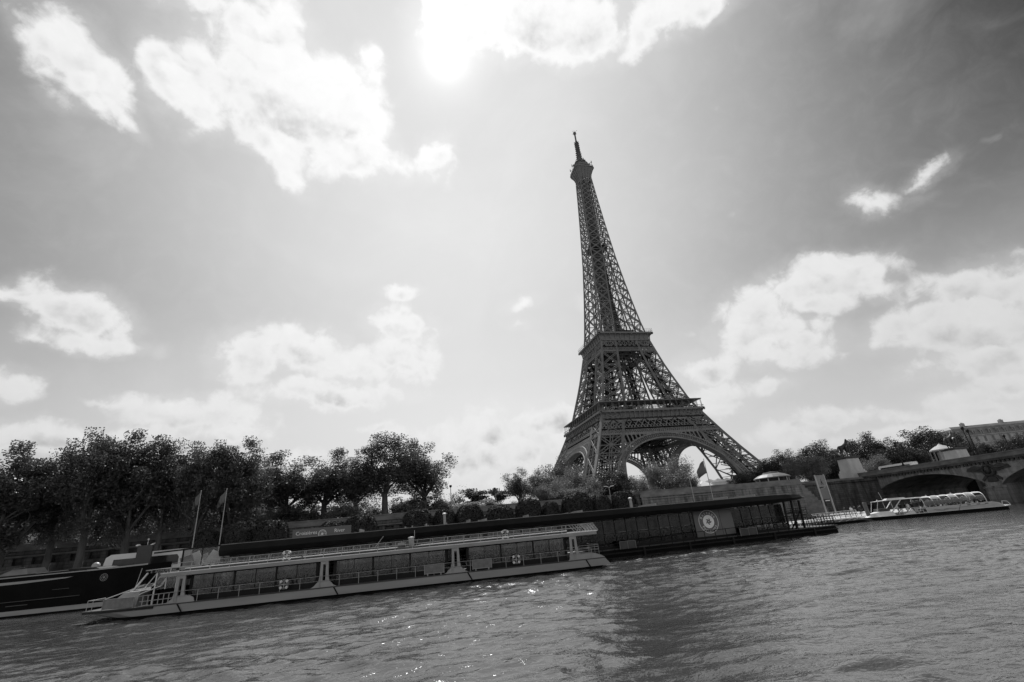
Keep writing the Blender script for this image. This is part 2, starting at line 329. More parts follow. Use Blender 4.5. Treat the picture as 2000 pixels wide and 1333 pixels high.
# ------------------------------------------------------------------ mesh helpers
class MB:
    def __init__(s): s.v = []; s.f = []; s.X = None; s.marks = []
    def add(s, vs, fs):
        o = len(s.v); s.marks.append((o, len(s.f)))
        if s.X is not None: vs = [tuple(s.X @ Vector(p)) for p in vs]
        s.v.extend([tuple(float(c) for c in p) for p in vs]); s.f.extend([tuple(i + o for i in f) for f in fs])
    def box(s, x0, x1, y0, y1, z0, z1):
        s.add([(x0, y0, z0), (x1, y0, z0), (x1, y1, z0), (x0, y1, z0), (x0, y0, z1), (x1, y0, z1), (x1, y1, z1), (x0, y1, z1)],
              [(0, 3, 2, 1), (4, 5, 6, 7), (0, 1, 5, 4), (1, 2, 6, 5), (2, 3, 7, 6), (3, 0, 4, 7)])
    def beam(s, p, q, w_=0.3, h=None, up=(0, 0, 1), w2=None):
        p = Vector(p); q = Vector(q); d = q - p
        if d.length < 1e-6: return
        d.normalize(); u = Vector(up)
        if abs(d.dot(u)) > 0.98: u = Vector((1, 0, 0)) if abs(d.x) < 0.9 else Vector((0, 1, 0))
        a = d.cross(u).normalized(); b = a.cross(d).normalized()
        h = h or w_
        r = (w2 / w_) if w2 else 1.0
        vs = []
        for c, k in ((p, 1.0), (q, r)):
            for i, j in ((-1, -1), (1, -1), (1, 1), (-1, 1)):
                vs.append(c + a * (i * w_ * k / 2) + b * (j * h * k / 2))
        s.add(vs, [(3, 2, 1, 0), (4, 5, 6, 7), (0, 1, 5, 4), (1, 2, 6, 5), (2, 3, 7, 6), (3, 0, 4, 7)])
    def tube(s, pts, r, n=6, cap=True):
        pts = [Vector(p) for p in pts]; k = len(pts)
        rs = r if isinstance(r, (list, tuple)) else [r] * k
        ref = None; vs = []
        for i, p in enumerate(pts):
            d = (pts[min(i + 1, k - 1)] - pts[max(i - 1, 0)])
            if d.length < 1e-9: d = Vector((0, 0, 1))
            d.normalize()
            if ref is None: ref = Vector((0, 0, 1)) if abs(d.z) < 0.9 else Vector((1, 0, 0))
            a = d.cross(ref).normalized(); b = a.cross(d).normalized(); ref = b
            for j in range(n):
                t = 2 * math.pi * j / n
                vs.append(p + a * (math.cos(t) * rs[i]) + b * (math.sin(t) * rs[i]))
        fs = []
        for i in range(k - 1):
            for j in range(n):
                fs.append((i * n + j, i * n + (j + 1) % n, (i + 1) * n + (j + 1) % n, (i + 1) * n + j))
        if cap: fs.append(tuple(range(n))[::-1]); fs.append(tuple(range((k - 1) * n, k * n)))
        s.add(vs, fs)
    def lathe(s, prof, n=16, c=(0, 0, 0), a0=0.0):
        vs = []; fs = []
        for r, z in prof:
            for j in range(n):
                t = a0 + 2 * math.pi * j / n
                vs.append((c[0] + r * math.cos(t), c[1] + r * math.sin(t), c[2] + z))
        for i in range(len(prof) - 1):
            for j in range(n):
                fs.append((i * n + j, i * n + (j + 1) % n, (i + 1) * n + (j + 1) % n, (i + 1) * n + j))
        fs.append(tuple(range(n))[::-1]); fs.append(tuple(range((len(prof) - 1) * n, len(prof) * n)))
        s.add(vs, fs)
    def torus(s, c, R_, r, ax='y', n=20, m=8):
        vs = []; fs = []
        for i in range(n):
            t = 2 * math.pi * i / n
            for j in range(m):
                q = 2 * math.pi * j / m; rr = R_ + r * math.cos(q)
                a, b, h = rr * math.cos(t), rr * math.sin(t), r * math.sin(q)
                o = (a, h, b) if ax == 'y' else ((h, a, b) if ax == 'x' else (a, b, h))
                vs.append((c[0] + o[0], c[1] + o[1], c[2] + o[2]))
        for i in range(n):
            for j in range(m):
                fs.append((i * m + j, i * m + (j + 1) % m, ((i + 1) % n) * m + (j + 1) % m, ((i + 1) % n) * m + j))
        s.add(vs, fs)
    def prism(s, poly, fn, d0, d1):
        """poly: 2D outline, fn(a,b,d) -> 3D, between depths d0 and d1"""
        n = len(poly)
        vs = [fn(a, b, d0) for a, b in poly] + [fn(a, b, d1) for a, b in poly]
        fs = [tuple(range(n))[::-1], tuple(range(n, 2 * n))]
        for i in range(n): fs.append((i, (i + 1) % n, n + (i + 1) % n, n + i))
        s.add(vs, fs)
    def loft(s, rings, closed=True, cap=True):
        n = len(rings[0]); vs = [p for r in rings for p in r]; fs = []
        for i in range(len(rings) - 1):
            for j in range(n if closed else n - 1):
                fs.append((i * n + j, i * n + (j + 1) % n, (i + 1) * n + (j + 1) % n, (i + 1) * n + j))
        if cap: fs.append(tuple(range(n))[::-1]); fs.append(tuple(range((len(rings) - 1) * n, len(rings) * n)))
        s.add(vs, fs)
    def sphere(s, c, r, n=12, m=8, sc=(1, 1, 1)):
        prof = []
        for i in range(m + 1):
            t = -math.pi / 2 + math.pi * i / m
            prof.append((max(1e-3, r * math.cos(t)), r * math.sin(t)))
        o = len(s.v); X = s.X; s.X = None
        s.lathe(prof, n)
        for i in range(o, len(s.v)):
            p = s.v[i]; p = (p[0] * sc[0] + c[0], p[1] * sc[1] + c[1], p[2] * sc[2] + c[2])
            s.v[i] = tuple(X @ Vector(p)) if X is not None else p
        s.X = X
    def build_each(s, name, mat, parent=None, per=1):
        """one object for every `per` shapes added"""
        out = []; mk = s.marks[::per] + [(len(s.v), len(s.f))]
        for (a, fa), (b, fb) in zip(mk[:-1], mk[1:]):
            m_ = MB(); m_.v = s.v[a:b]; m_.f = [tuple(i - a for i in f) for f in s.f[fa:fb]]
            out.append(m_.build(name, mat, parent))
        return out
    def build(s, name, mat, parent=None, smooth=False, loc=None):
        me = bpy.data.meshes.new(name); me.from_pydata(s.v, [], s.f); me.update()
        if smooth:
            me.shade_smooth()
        o = bpy.data.objects.new(name, me); COL.objects.link(o)
        if mat is not None: me.materials.append(M[mat] if isinstance(mat, str) else mat)
        if parent is not None: o.parent = parent
        if loc is not None: o.location = loc
        return o

def tag(o, label=None, cat=None, group=None, kind=None):
    if label: o['label'] = label
    if cat: o['category'] = cat
    if group: o['group'] = group
    if kind: o['kind'] = kind
    return o
def empty(name, loc=(0, 0, 0), rz=0.0, label=None, cat=None, group=None):
    o = bpy.data.objects.new(name, None); COL.objects.link(o)
    o.location = tuple(float(c) for c in loc); o.rotation_euler = (0, 0, rz); o.empty_display_size = 0.5
    return tag(o, label, cat, group)
def copy_tree(o, parent=None):
    c = o.copy(); COL.objects.link(c)
    if parent is not None: c.parent = parent
    for ch in list(o.children): copy_tree(ch, c)
    return c
def structure(mb, name, mat):
    o = mb.build(name, mat); o['kind'] = 'structure'; return o
def np_mesh(name, verts, quads, mat, parent=None):
    me = bpy.data.meshes.new(name); nv, nf = len(verts), len(quads); k = quads.shape[1]
    me.vertices.add(nv); me.vertices.foreach_set('co', np.asarray(verts, np.float32).ravel())
    me.loops.add(nf * k); me.loops.foreach_set('vertex_index', np.asarray(quads, np.int32).ravel())
    me.polygons.add(nf); me.polygons.foreach_set('loop_start', np.arange(0, nf * k, k, dtype=np.int32))
    me.update(calc_edges=True); me.validate()
    o = bpy.data.objects.new(name, me); COL.objects.link(o)
    if mat is not None: me.materials.append(M[mat])
    if parent is not None: o.parent = parent
    return o
_txt = {}
def text_geo(string):
    """flat lettering as (verts, faces), size 1, baseline origin, centred in x"""
    if string in _txt: return _txt[string]
    cu = bpy.data.curves.new('lettering', 'FONT'); cu.body = string; cu.size = 1.0; cu.align_x = 'CENTER'; cu.resolution_u = 3
    o = bpy.data.objects.new('lettering', cu); COL.objects.link(o)
    bpy.context.view_layer.update()
    me = o.evaluated_get(bpy.context.evaluated_depsgraph_get()).to_mesh()
    r = ([tuple(v.co) for v in me.vertices], [tuple(p.vertices) for p in me.polygons])
    bpy.data.objects.remove(o); bpy.data.curves.remove(cu)
    _txt[string] = r
    return r
def text_into(mb, string, size, origin, xd, yd, off=0.0):
    vs, fs = text_geo(string); o = Vector(origin); xd = Vector(xd); yd = Vector(yd); nn = xd.cross(yd)
    mb.add([o + xd * (p[0] * size) + yd * (p[1] * size) + nn * off for p in vs], fs)

# ------------------------------------------------------------------ water and ground
def wave_water():
    rng = np.random.RandomState(7)
    def axis(lo, c0, c1, hi, d, g=1.09):
        a = list(np.arange(c0, c1, d)); st = d; x = a[-1]
        while x < hi: st *= g; x += st; a.append(x)
        st = d; x = c0; pre = []
        while x > lo: st *= g; x -= st; pre.append(x)
        return np.array(pre[::-1] + a)
    xs = axis(-900, -186, -98, 900, 0.19, 1.05)
    ys = axis(-329.5, -279, -234, -150, 0.15, 1.06)
    xs = np.clip(xs, -900, 900); ys = np.clip(ys, -329.5, -158)
    xs = np.unique(xs); ys = np.unique(ys)
    Xg, Yg = np.meshgrid(xs, ys)
    Z = np.zeros_like(Xg)
    dist = np.hypot(Xg - CAM[0], Yg - CAM[1])
    for i in range(70):
        lam = 0.5 * (9.0 ** rng.rand()); k = 2 * math.pi / lam
        th = rng.normal(1.30, 0.62) + (math.pi if rng.rand() < .3 else 0)
        amp = 0.0042 * lam ** 0.8 * (0.5 + rng.rand())
        fade = np.clip(lam * 90.0 / np.maximum(dist, 1.0) - 0.35, 0, 1)
        dx = np.clip(np.gradient(xs), 0, 9)[None, :]; dyv = np.gradient(ys)[:, None]
        fade = fade * np.clip((lam / np.maximum(dx, dyv) - 2.2) / 2.0, 0, 1)
        ph = rng.rand() * 6.28
        arg = k * (Xg * math.cos(th) + Yg * math.sin(th)) + ph + 0.8 * np.sin(0.21 * Xg + 0.13 * Yg + ph * 3)
        sw = np.sin(arg)
        Z += amp * fade * (1.0 - np.abs(sw)) * 1.6 if i % 3 == 0 else amp * fade * sw
    # steeper wavelets with sharp, broken crests
    for i in range(22):
        lam = rng.uniform(1.3, 4.2); k = 2 * math.pi / lam; th = rng.normal(1.50, 0.20); ph = rng.rand() * 6.28
        fade = np.clip(lam * 60.0 / np.maximum(dist, 1.0) - 0.5, 0, 1) * np.clip((lam / np.maximum(dx, dyv) - 5.0) / 4.0, 0, 1)
        al = Xg * math.cos(th) + Yg * math.sin(th); ac = -Xg * math.sin(th) + Yg * math.cos(th)
        arg = 0.5 * k * al + ph + 0.55 * np.sin(0.42 * ac + ph * 2) + 0.35 * np.sin(0.9 * ac + 0.3 * al + ph)
        env = np.clip(np.sin(0.33 * ac + 0.12 * al + ph * 5) * np.sin(0.21 * al - 0.15 * ac + ph * 3) + 0.15, 0, 1)
        Z += 0.026 * lam * fade * env * (1.0 - np.abs(np.sin(arg))) ** 3
    gust = 0.75 + 0.35 * np.sin(0.11 * Xg + 0.5 * np.sin(0.07 * Yg)) * np.sin(0.16 * Yg + 0.9)
    Z = Z * gust
    Z -= Z.mean()
    ny, nx = Xg.shape
    V = np.stack([Xg, Yg, Z], -1).reshape(-1, 3)
    idx = np.arange(ny * nx).reshape(ny, nx)
    Q = np.stack([idx[:-1, :-1], idx[:-1, 1:], idx[1:, 1:], idx[1:, :-1]], -1).reshape(-1, 4)
    o = np_mesh('river_water', V, Q, None)
    o.data.shade_smooth()
    m = bpy.data.materials.new('river_water'); m.use_nodes = True; t = NT(m.node_tree)
    bs = m.node_tree.nodes['Principled BSDF']
    tc = t.n('ShaderNodeTexCoord').outputs['Object']
    n0 = t.noise(tc, 0.06, 3, 0.5)
    base = t.ramp(n0, [(0.3, WATER[0]), (0.7, WATER[1])])
    # churned foam behind the moored boat's stern
    sx = t.n('ShaderNodeSeparateXYZ'); t.link(tc, sx.inputs[0])
    fx = t.math('SMOOTHSTEP' if False else 'MULTIPLY_ADD', sx.outputs[0], 1 / 13.0, 119.0 / 13.0); fy = t.math('MULTIPLY_ADD', sx.outputs[1], 1 / 1.5, 239.3 / 1.5)
    fr2 = t.math('ADD', t.math('MULTIPLY', fx, fx), t.math('MULTIPLY', fy, fy))
    mpf = t.n('ShaderNodeMapping'); mpf.inputs['Scale'].default_value = (0.5, 1.6, 1.0); t.link(tc, mpf.inputs['Vector'])
    nf = t.noise(mpf.outputs[0], 2.2, 6, 0.7, 0.6)
    foam = t.math('MULTIPLY', t.math('MAXIMUM', t.math('SUBTRACT', 1.0, fr2), 0.0), t.ramp(nf, [(0.52, 0.0), (0.62, 1.0)]))
    mxf = t.n('ShaderNodeMix', data_type='RGBA'); t.link(foam, mxf.inputs[0]); t.link(base, mxf.inputs[6]); mxf.inputs[7].default_value = (0.6, 0.6, 0.6, 1)
    t.link(mxf.outputs[2], bs.inputs['Base Color'])
    bs.inputs['Roughness'].default_value = 0.07; bs.inputs['IOR'].default_value = 1.75
    mp = t.n('ShaderNodeMapping'); mp.inputs['Scale'].default_value = (1.0, 1.6, 1.0); mp.inputs['Rotation'].default_value = (0, 0, R(14)); t.link(tc, mp.inputs['Vector'])
    b1 = t.noise(mp.outputs[0], 1.6, 4, 0.55, 0.4); b2 = t.noise(mp.outputs[0], 5.0, 2, 0.5, 0.2)
    h = t.math('ADD', t.math('MULTIPLY', b1, 0.8), t.math('MULTIPLY', b2, 0.22))
    b = t.n('ShaderNodeBump'); b.inputs['Strength'].default_value = WATER[2]; b.inputs['Distance'].default_value = 0.16
    t.link(h, b.inputs['Height']); t.link(b.outputs[0], bs.inputs['Normal'])
    o.data.materials.append(m); o['kind'] = 'structure'
wave_water()

Z_Q, Z_S = 2.0, 8.2           # lower quay and street levels
Y_Q, Y_W = -209.0, -192.0     # quay edge, upper wall
mb = MB()                      # lower quay slab
mb.box(-1500, -93, Y_Q, Y_W + 1.0, -3, Z_Q)
mb.add([(-93, Y_Q, Z_Q), (-86, Y_Q, 0.75), (-86, -177, 0.75), (-93, -177, Z_Q), (-93, Y_Q, -3), (-86, Y_Q, -3)], [(0, 1, 2, 3), (0, 4, 5, 1)])
mb.box(-86, -36, Y_Q - 2, -176, -3, 0.75)
structure(mb, 'lower_quay', 'quay')
mb = MB(); mb.box(-1500, -93.2, Y_Q - 0.35, Y_Q - 0.003, -3, Z_Q + 0.05); structure(mb, 'quay_kerb', 'coping')
mb = MB()                      # street-level ground to the horizon
mb.add([(-4000, Y_W + 0.6, Z_S), (-46, Y_W + 0.6, Z_S), (-46, -177, Z_S), (17, -177, Z_S), (17, -177, Z_S), (4000, -177, Z_S), (4000, 5000, Z_S), (-4000, 5000, Z_S)], [(0, 1, 2, 3, 5, 6, 7)])
structure(mb, 'ground', 'earth')
mb = MB()
mb.box(-1500, -50, -180, -166, Z_S - .2, Z_S + 0.05); mb.box(-48, 1500, -160, -146, Z_S - .2, Z_S + 0.05)
structure(mb, 'road', 'asphalt')
mb = MB()                      # far (right) bank behind the camera, mirrored in the boat's windows
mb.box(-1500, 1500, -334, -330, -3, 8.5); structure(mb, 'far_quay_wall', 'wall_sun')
mb = MB(); mb.add([(-1500, -334, 8.0), (1500, -334, 8.0), (1500, -2500, 8.0), (-1500, -2500, 8.0)], [(3, 2, 1, 0)]); structure(mb, 'far_bank_ground', 'earth')
mb = MB(); mb.box(430, 436, -329.9, -177.1, -3, 12); structure(mb, 'river_bend_bank', 'wall')
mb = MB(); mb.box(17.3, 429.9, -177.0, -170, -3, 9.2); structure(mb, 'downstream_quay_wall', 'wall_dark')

# ------------------------------------------------------------------ the iron lattice tower
ZT = 8.0
OZ = [0, 18, 31.7, 44.5, 57.6, 65.7, 72.8, 89, 109, 121, 140, 161, 185, 220, 247, 266, 282]
OH = [61.5, 52, 44.6, 38.3, 32.4, 29.3, 27.3, 22.7, 18.2, 16, 13.8, 11.7, 9.6, 7.4, 5.9, 5.0, 4.9]
IZ = [0, 20, 36, 50, 57.6, 68, 102, 115, 121, 140, 160, 182, 300]
IH = [38.5, 33.5, 28, 21.5, 18, 14.2, 8.7, 7.0, 5.6, 4.3, 2.6, 0.5, 0.5]
def fo(z): return float(np.interp(z, OZ, OH))
def fi(z): return float(np.interp(z, IZ, IH))
def lattice(mb, p, q, gap, w_, nrm_, zig=None, zw=None):
    """two chords with zig-zag lacing"""
    p = Vector(p); q = Vector(q); d = (q - p); L = d.length; d.normalize()
    s = d.cross(Vector(nrm_)).normalized() * (gap / 2)
    mb.beam(p + s, q + s, w_, w_, nrm_); mb.beam(p - s, q - s, w_, w_, nrm_)
    k = max(2, int(L / (zig or gap * 1.6))); zw = zw or w_ * 0.55
    for i in range(k):
        a = p + d * (L * i / k); b = p + d * (L * (i + 1) / k); e = s if i % 2 else -s
        mb.beam(a + e, b - e, zw, zw, nrm_)

tower = empty('lattice_tower', (0, 0, ZT), 0, 'tall wrought iron lattice tower on four splayed legs rising behind the riverside trees', 'tower')
def rot(k): return Matrix.Rotation(k * math.pi / 2, 4, 'Z')

def leg_faces(mb, sx, sy, zs, aw, gap, dw, star=False, inner=True):
    """a pier of four corner posts with braced faces between the levels zs"""
    c = lambda a, b, z: (sx * (fo(z) if a else fi(z)), sy * (fo(z) if b else fi(z)), z)
    for a, b in ((1, 1), (1, 0), (0, 1), (0, 0)):
        for z0, z1 in zip(zs[:-1], zs[1:]):
            mb.beam(c(a, b, z0), c(a, b, z1), aw if (a or b) else aw * 0.8, None, (sx, sy, 0))
    faces = [((1, 1), (1, 0), (sx, 0, 0)), ((1, 1), (0, 1), (0, sy, 0))]
    if inner: faces += [((0, 1), (0, 0), (sx, 0, 0)), ((1, 0), (0, 0), (0, sy, 0))]
    for e, f, n in faces:
        for i, (z0, z1) in enumerate(zip(zs[:-1], zs[1:])):
            p0, q0, p1, q1 = Vector(c(*e, z0)), Vector(c(*f, z0)), Vector(c(*e, z1)), Vector(c(*f, z1))
            if star and z0 < 29 and e != (1, 1): mb.beam(p0, q1, dw, None, n); mb.beam(q0, p1, dw, None, n); continue
            lattice(mb, p0, q1, gap, dw, n); lattice(mb, q0, p1, gap, dw, n)
            lattice(mb, p1, q1, gap * .9, dw, n)
            if star:
                zm = (z0 + z1) / 2; pm, qm = (p0 + p1) / 2, (q0 + q1) / 2
                lattice(mb, (p0 + q0) / 2, (p1 + q1) / 2, gap, dw, n); mb.beam(pm, qm, dw * 1.1, None, n)
                cx = (pm + qm) / 2; mb.beam(cx - Vector((0, 0, .9)), cx + Vector((0, 0, .9)), 1.8, dw * 1.3, n)

def leg_clutter(mb, sx, sy, z0, z1, seed, dens=1.0):
    """lift rails, stairs and cross frames inside a pier"""
    rr = random.Random(seed)
    def c(a, b, z):
        o, i = fo(z), fi(z); return Vector((sx * (i + (o - i) * a), sy * (i + (o - i) * b), z))
    n = int((z1 - z0) / 3)
    for a, b, ww in ((.35, .35, .8), (.62, .62, .8), (.35, .62, .45), (.62, .35, .45), (.5, .5, .5), (.2, .5, .35), (.5, .2, .35)):
        for i in range(n):
            za, zb = z0 + (z1 - z0) * i / n, z0 + (z1 - z0) * (i + 1) / n
            mb.beam(c(a, b, za), c(a, b, zb), ww)
    for i in range(int((z1 - z0) * 1.5 * dens)):
        z = rr.uniform(z0, z1); a, b = rr.random(), rr.random(); a2, b2 = rr.random(), rr.random()
        mb.beam(c(a, b, z), c(a2, b2, z + rr.uniform(-.5, 3.0)), rr.uniform(.18, .42))
    for i in range(int((z1 - z0) / 4.2)):
        z = z0 + 2 + i * 4.2
        for e, f in (((0, 0), (1, 1)), ((0, 1), (1, 0)), ((0, .5), (1, .5)), ((.5, 0), (.5, 1))):
            lattice(mb, c(*e, z), c(*f, z), 0.8, 0.22, (0, 0, 1))
    for i in range(int((z1 - z0) / 2.6)):       # stair flights
        z = z0 + i * 2.6; a = .25 if i % 2 else .55
        mb.beam(c(a, .3, z), c(.8 - a, .3, z + 2.6), .9, .35)

LEGZ = [0, 7.5, 19.5, 30.5, 41.5, 50.5, 56]
n = 0
for sx in (-1, 1):
    for sy in (-1, 1):
        mb = MB(); leg_faces(mb, sx, sy, LEGZ, 1.5, 1.5, 0.42, star=True)
        leg = mb.build('leg', 'iron', tower)
        mb = MB(); leg_clutter(mb, sx, sy, 4, 52, 10 + n, .45); mb.build('lift_track', 'iron_shaded', leg)
        mb = MB()
        for a in (0, 1):
            for b in (0, 1):
                X, Y = sx * (fo(0) if a else fi(0)), sy * (fo(0) if b else fi(0))
                mb.add([(X - 4, Y - 4, -2), (X + 4, Y - 4, -2), (X + 4, Y + 4, -2), (X - 4, Y + 4, -2), (X - 2.4, Y - 2.4, 1.4), (X + 2.4, Y - 2.4, 1.4), (X + 2.4, Y + 2.4, 1.4), (X - 2.4, Y + 2.4, 1.4)],
                       [(4, 5, 6, 7), (0, 1, 5, 4), (1, 2, 6, 5), (2, 3, 7, 6), (3, 0, 4, 7)])
        mb.build_each('masonry_footing', 'masonry', leg)
        mb = MB(); leg_faces(mb, sx, sy, [57.5, 66, 74.5, 83, 91.5, 101.5, 110], 1.15, 1.0, 0.34)
        ul = mb.build('upper_leg', 'iron', tower)
        mb = MB(); leg_clutter(mb, sx, sy, 60, 102, 30 + n, .7); mb.build('lift_track', 'iron_shaded', ul)
        n += 1

# arches, girders and friezes: built on the river side, turned to the other three
def arch_mesh():
    mb = MB(); a0, z0, h0 = 37.3, 8.0, 31.0
    N = 44; ti, te = [], []
    for i in range(N + 1):
        t = math.pi * i / N
        x, z = -a0 * math.cos(t), z0 + h0 * math.sin(t)
        nx, nz = -math.cos(t) / a0, math.sin(t) / h0; L = math.hypot(nx, nz)
        xe, ze = x + 3.1 * nx / L, z + 3.1 * nz / L
        ti.append((x, z)); te.append((xe, ze))
    def P(x, z, d=0): return Vector((x, -fo(z) + d, z))
    for i in range(N):
        for tt, w_ in ((ti, .75), (te, .75)):
            for d in (-.3, 4.2): mb.beam(P(*tt[i], d), P(*tt[i + 1], d), w_, .7, (0, 1, 0))
            mb.beam(P(*tt[i], .3), P(*tt[i], 4.0), .3)
        # underside skin of the ring
        mb.add([P(*ti[i], 0), P(*ti[i + 1], 0), P(*ti[i + 1], 4.0), P(*ti[i], 4.0)], [(0, 1, 2, 3)])
        for d in (-.3, 4.2):
            for k in (0, .5):
                q = lambda tt: (tt[i][0] + (tt[i + 1][0] - tt[i][0]) * k, tt[i][1] + (tt[i + 1][1] - tt[i][1]) * k)
                A, B = q(ti), q(te)
                mb.beam(P(*A, d), P(*B, d), .36 if k == 0 else .2, .3, (0, 1, 0))
            mb.beam(P(*ti[i], d), P(*te[i + 1], d), .16, .2, (0, 1, 0)); mb.beam(P(*te[i], d), P(*ti[i + 1], d), .16, .2, (0, 1, 0))
            mid = lambda j: ((ti[j][0] + te[j][0]) / 2, (ti[j][1] + te[j][1]) / 2)
            mb.beam(P(*mid(i), d), P(*mid(i + 1), d), .16, .2, (0, 1, 0))
    # spandrel: slots with rounded heads between the ring and the girder
    zt = 42.3
    for s in (-1, 1):
        xs_ = np.linspace(7.0, 25.5, 8)
        for j, xb in enumerate(xs_):
            ze = z0 + (h0 + 3.1) * math.sqrt(max(0, 1 - (xb / (a0 + 3.1)) ** 2))
            if zt - ze < .4: continue
            mb.beam(P(s * xb, ze - .4), P(s * xb, zt), .75, .5, (0, 1, 0))
            if j < len(xs_) - 1:
                xn = xs_[j + 1]; hw = (xn - xb) / 2; cx = (xb + xn) / 2
                # web above a round-headed opening
                pts = [(s * xb, zt), (s * xn, zt)]
                arc = [(s * (cx + hw * math.cos(t)), zt - .6 - hw * .95 + hw * .95 * math.sin(t)) for t in np.linspace(0, math.pi, 9)]
                pts += arc
                mb.prism(pts, lambda x, z, d: tuple(P(x, z, d)), -.12, .22)
        lo = z0 + (h0 + 3.1) * math.sqrt(1 - (7.0 / (a0 + 3.1)) ** 2)
    pts = [(-7.2, zt), (7.2, zt)] + [(x, z0 + (h0 + 3.1) * math.sqrt(1 - (x / (a0 + 3.1)) ** 2)) for x in np.linspace(7.2, -7.2, 9)]
    mb.prism(pts, lambda x, z, d: tuple(P(x, z, d)), -.12, .22)
    return mb

def band(mb, z0, z1, half, step, w_, kind, edge=.9, depth=0.0):
    """lattice frieze across the river face"""
    P = lambda x, z: Vector((x, -half(z) + depth, z)); n = (0, 1, 0)
    h0, h1 = half(z0), half(z1)
    mb.beam(P(-h0, z0), P(h0, z0), edge, .8, n); mb.beam(P(-h1, z1), P(h1, z1), edge, .8, n)
    k = max(2, int(round(2 * h0 / step)))
    for i in range(k):
        f = lambda t, z: P(half(z) * (2 * t - 1), z)
        a, b = i / k, (i + 1) / k
        mb.beam(f(a, z0), f(b, z1), w_, .3, n); mb.beam(f(b, z0), f(a, z1), w_, .3, n)
        if kind == 2:       # denser trellis
            m_ = (a + b) / 2; zm = (z0 + z1) / 2
            mb.beam(f(a, zm), f(m_, z1), w_ * .8, .25, n); mb.beam(f(m_, z0), f(b, zm), w_ * .8, .25, n)
            mb.beam(f(a, zm), f(m_, z0), w_ * .8, .25, n); mb.beam(f(m_, z1), f(b, zm), w_ * .8, .25, n)
        if kind == 3: mb.beam(f(a, z0), f(a, z1), w_ * 1.2, .35, n)
        if kind == 1:       # X with a rail of small triangles
            zm = (z0 + z1) / 2; m_ = (a + b) / 2
            mb.beam(f(m_, z0), f(b, zm), w_ * .6, .25, n); mb.beam(f(m_, z0), f(a, zm), w_ * .6, .25, n)

def girder_mesh():
    mb = MB()
    band(mb, 45.6, 51.0, fo, 4.1, .42, 1); band(mb, 42.6, 45.6, fo, 2.7, .34, 2, .8)
    # inner face of the box girder
    half = lambda z: fo(z) - 5.5
    P = lambda x, z: Vector((x, -half(z), z))
    for k in range(18):
        a, b = -30 + k * 60 / 18, -30 + (k + 1) * 60 / 18
        mb.beam(P(a, 43), P(b, 51), .4, .3, (0, 1, 0)); mb.beam(P(b, 43), P(a, 51), .4, .3, (0, 1, 0))
        mb.beam((a, -fo(43), 43), (a, -half(43), 43), .35); mb.beam((a, -fo(43), 43), (b, -half(43), 43), .3)
    mb.beam(P(-31, 43), P(31, 43), .8); mb.beam(P(-31, 51), P(31, 51), .8)
    return mb

def bracket_cornice(mb, z0, z1, h0, h1, n, thick=0.5, rib=.38):
    """coved cornice: a curved wall with ribs, closed with a slab"""
    prof = [(h0 + (h1 - h0) * (1 - math.cos(t * math.pi / 2)) ** 1.1, z0 + (z1 - z0) * math.sin(t * math.pi / 2) ** .85) for t in np.linspace(0, 1, 8)]
    for i in range(7):
        (ha, za), (hb, zb) = prof[i], prof[i + 1]
        ha -= .35; hb -= .35
        mb.add([(-ha, -ha, za), (ha, -ha, za), (hb, -hb, zb), (-hb, -hb, zb)], [(0, 1, 2, 3)])
    for k in range(n + 1):
        x0, x1 = -h0 + 2 * h0 * k / n, -h1 + 2 * h1 * k / n
        for i in range(7):
            t0, t1 = i / 7, (i + 1) / 7
            (ha, za), (hb, zb) = prof[i], prof[i + 1]
            xa = x0 + (x1 - x0) * (ha - h0) / (h1 - h0); xb = x0 + (x1 - x0) * (hb - h0) / (h1 - h0)
            mb.beam((xa, -ha, za), (xb, -hb, zb), rib, .7, (1, 0, 0))
        mb.beam((x1, -h1 + .25, z1 - 1.0), (x1, -h1 + .25, z1), rib * 1.5)
    mb.beam((-h0, -h0, z0), (h0, -h0, z0), .9, .7, (0, 0, 1))
    mb.box(-h1 - .25, h1 + .25, -h1 - .25, -h1 + 1.2, z1 - .45, z1 + .35)
    mb.box(-h1, h1, -h1 - .05, -h1 + .6, z1 + .36, z1 + .8)

am, gm = arch_mesh(), girder_mesh()
a0_ = am.build('arch', 'iron_light', tower); g0_ = gm.build('girder', 'iron_light', tower)
for k in (1, 2, 3):
    for o in (a0_, g0_):
        c = o.copy(); COL.objects.link(c); c.rotation_euler = (0, 0, k * math.pi / 2)
    # underside trusses of the first floor
mb = MB()
for k in range(13):
    t = -36 + 6 * k
    lattice(mb, (t, -33, 50), (t, 33, 50), 4.2, .5, (1, 0, 0), 5.0, .35); lattice(mb, (-33, t, 50), (33, t, 50), 4.2, .5, (0, 1, 0), 5.0, .35)
for s in (-1, 1):
    for q in (14, 18.5):
        lattice(mb, (s * q, -34, 45.5), (s * q, 34, 45.5), 6, .8, (1, 0, 0), 6, .5); lattice(mb, (-34, s * q, 45.5), (34, s * q, 45.5), 6, .8, (0, 1, 0), 6, .5)
for k in range(4):
    mb.X = rot(k); mb.box(-33.5, 33.5, -33.5, -14, 52.6, 53.2)
mb.X = None
mb.build('floor_truss', 'iron_shaded', tower)

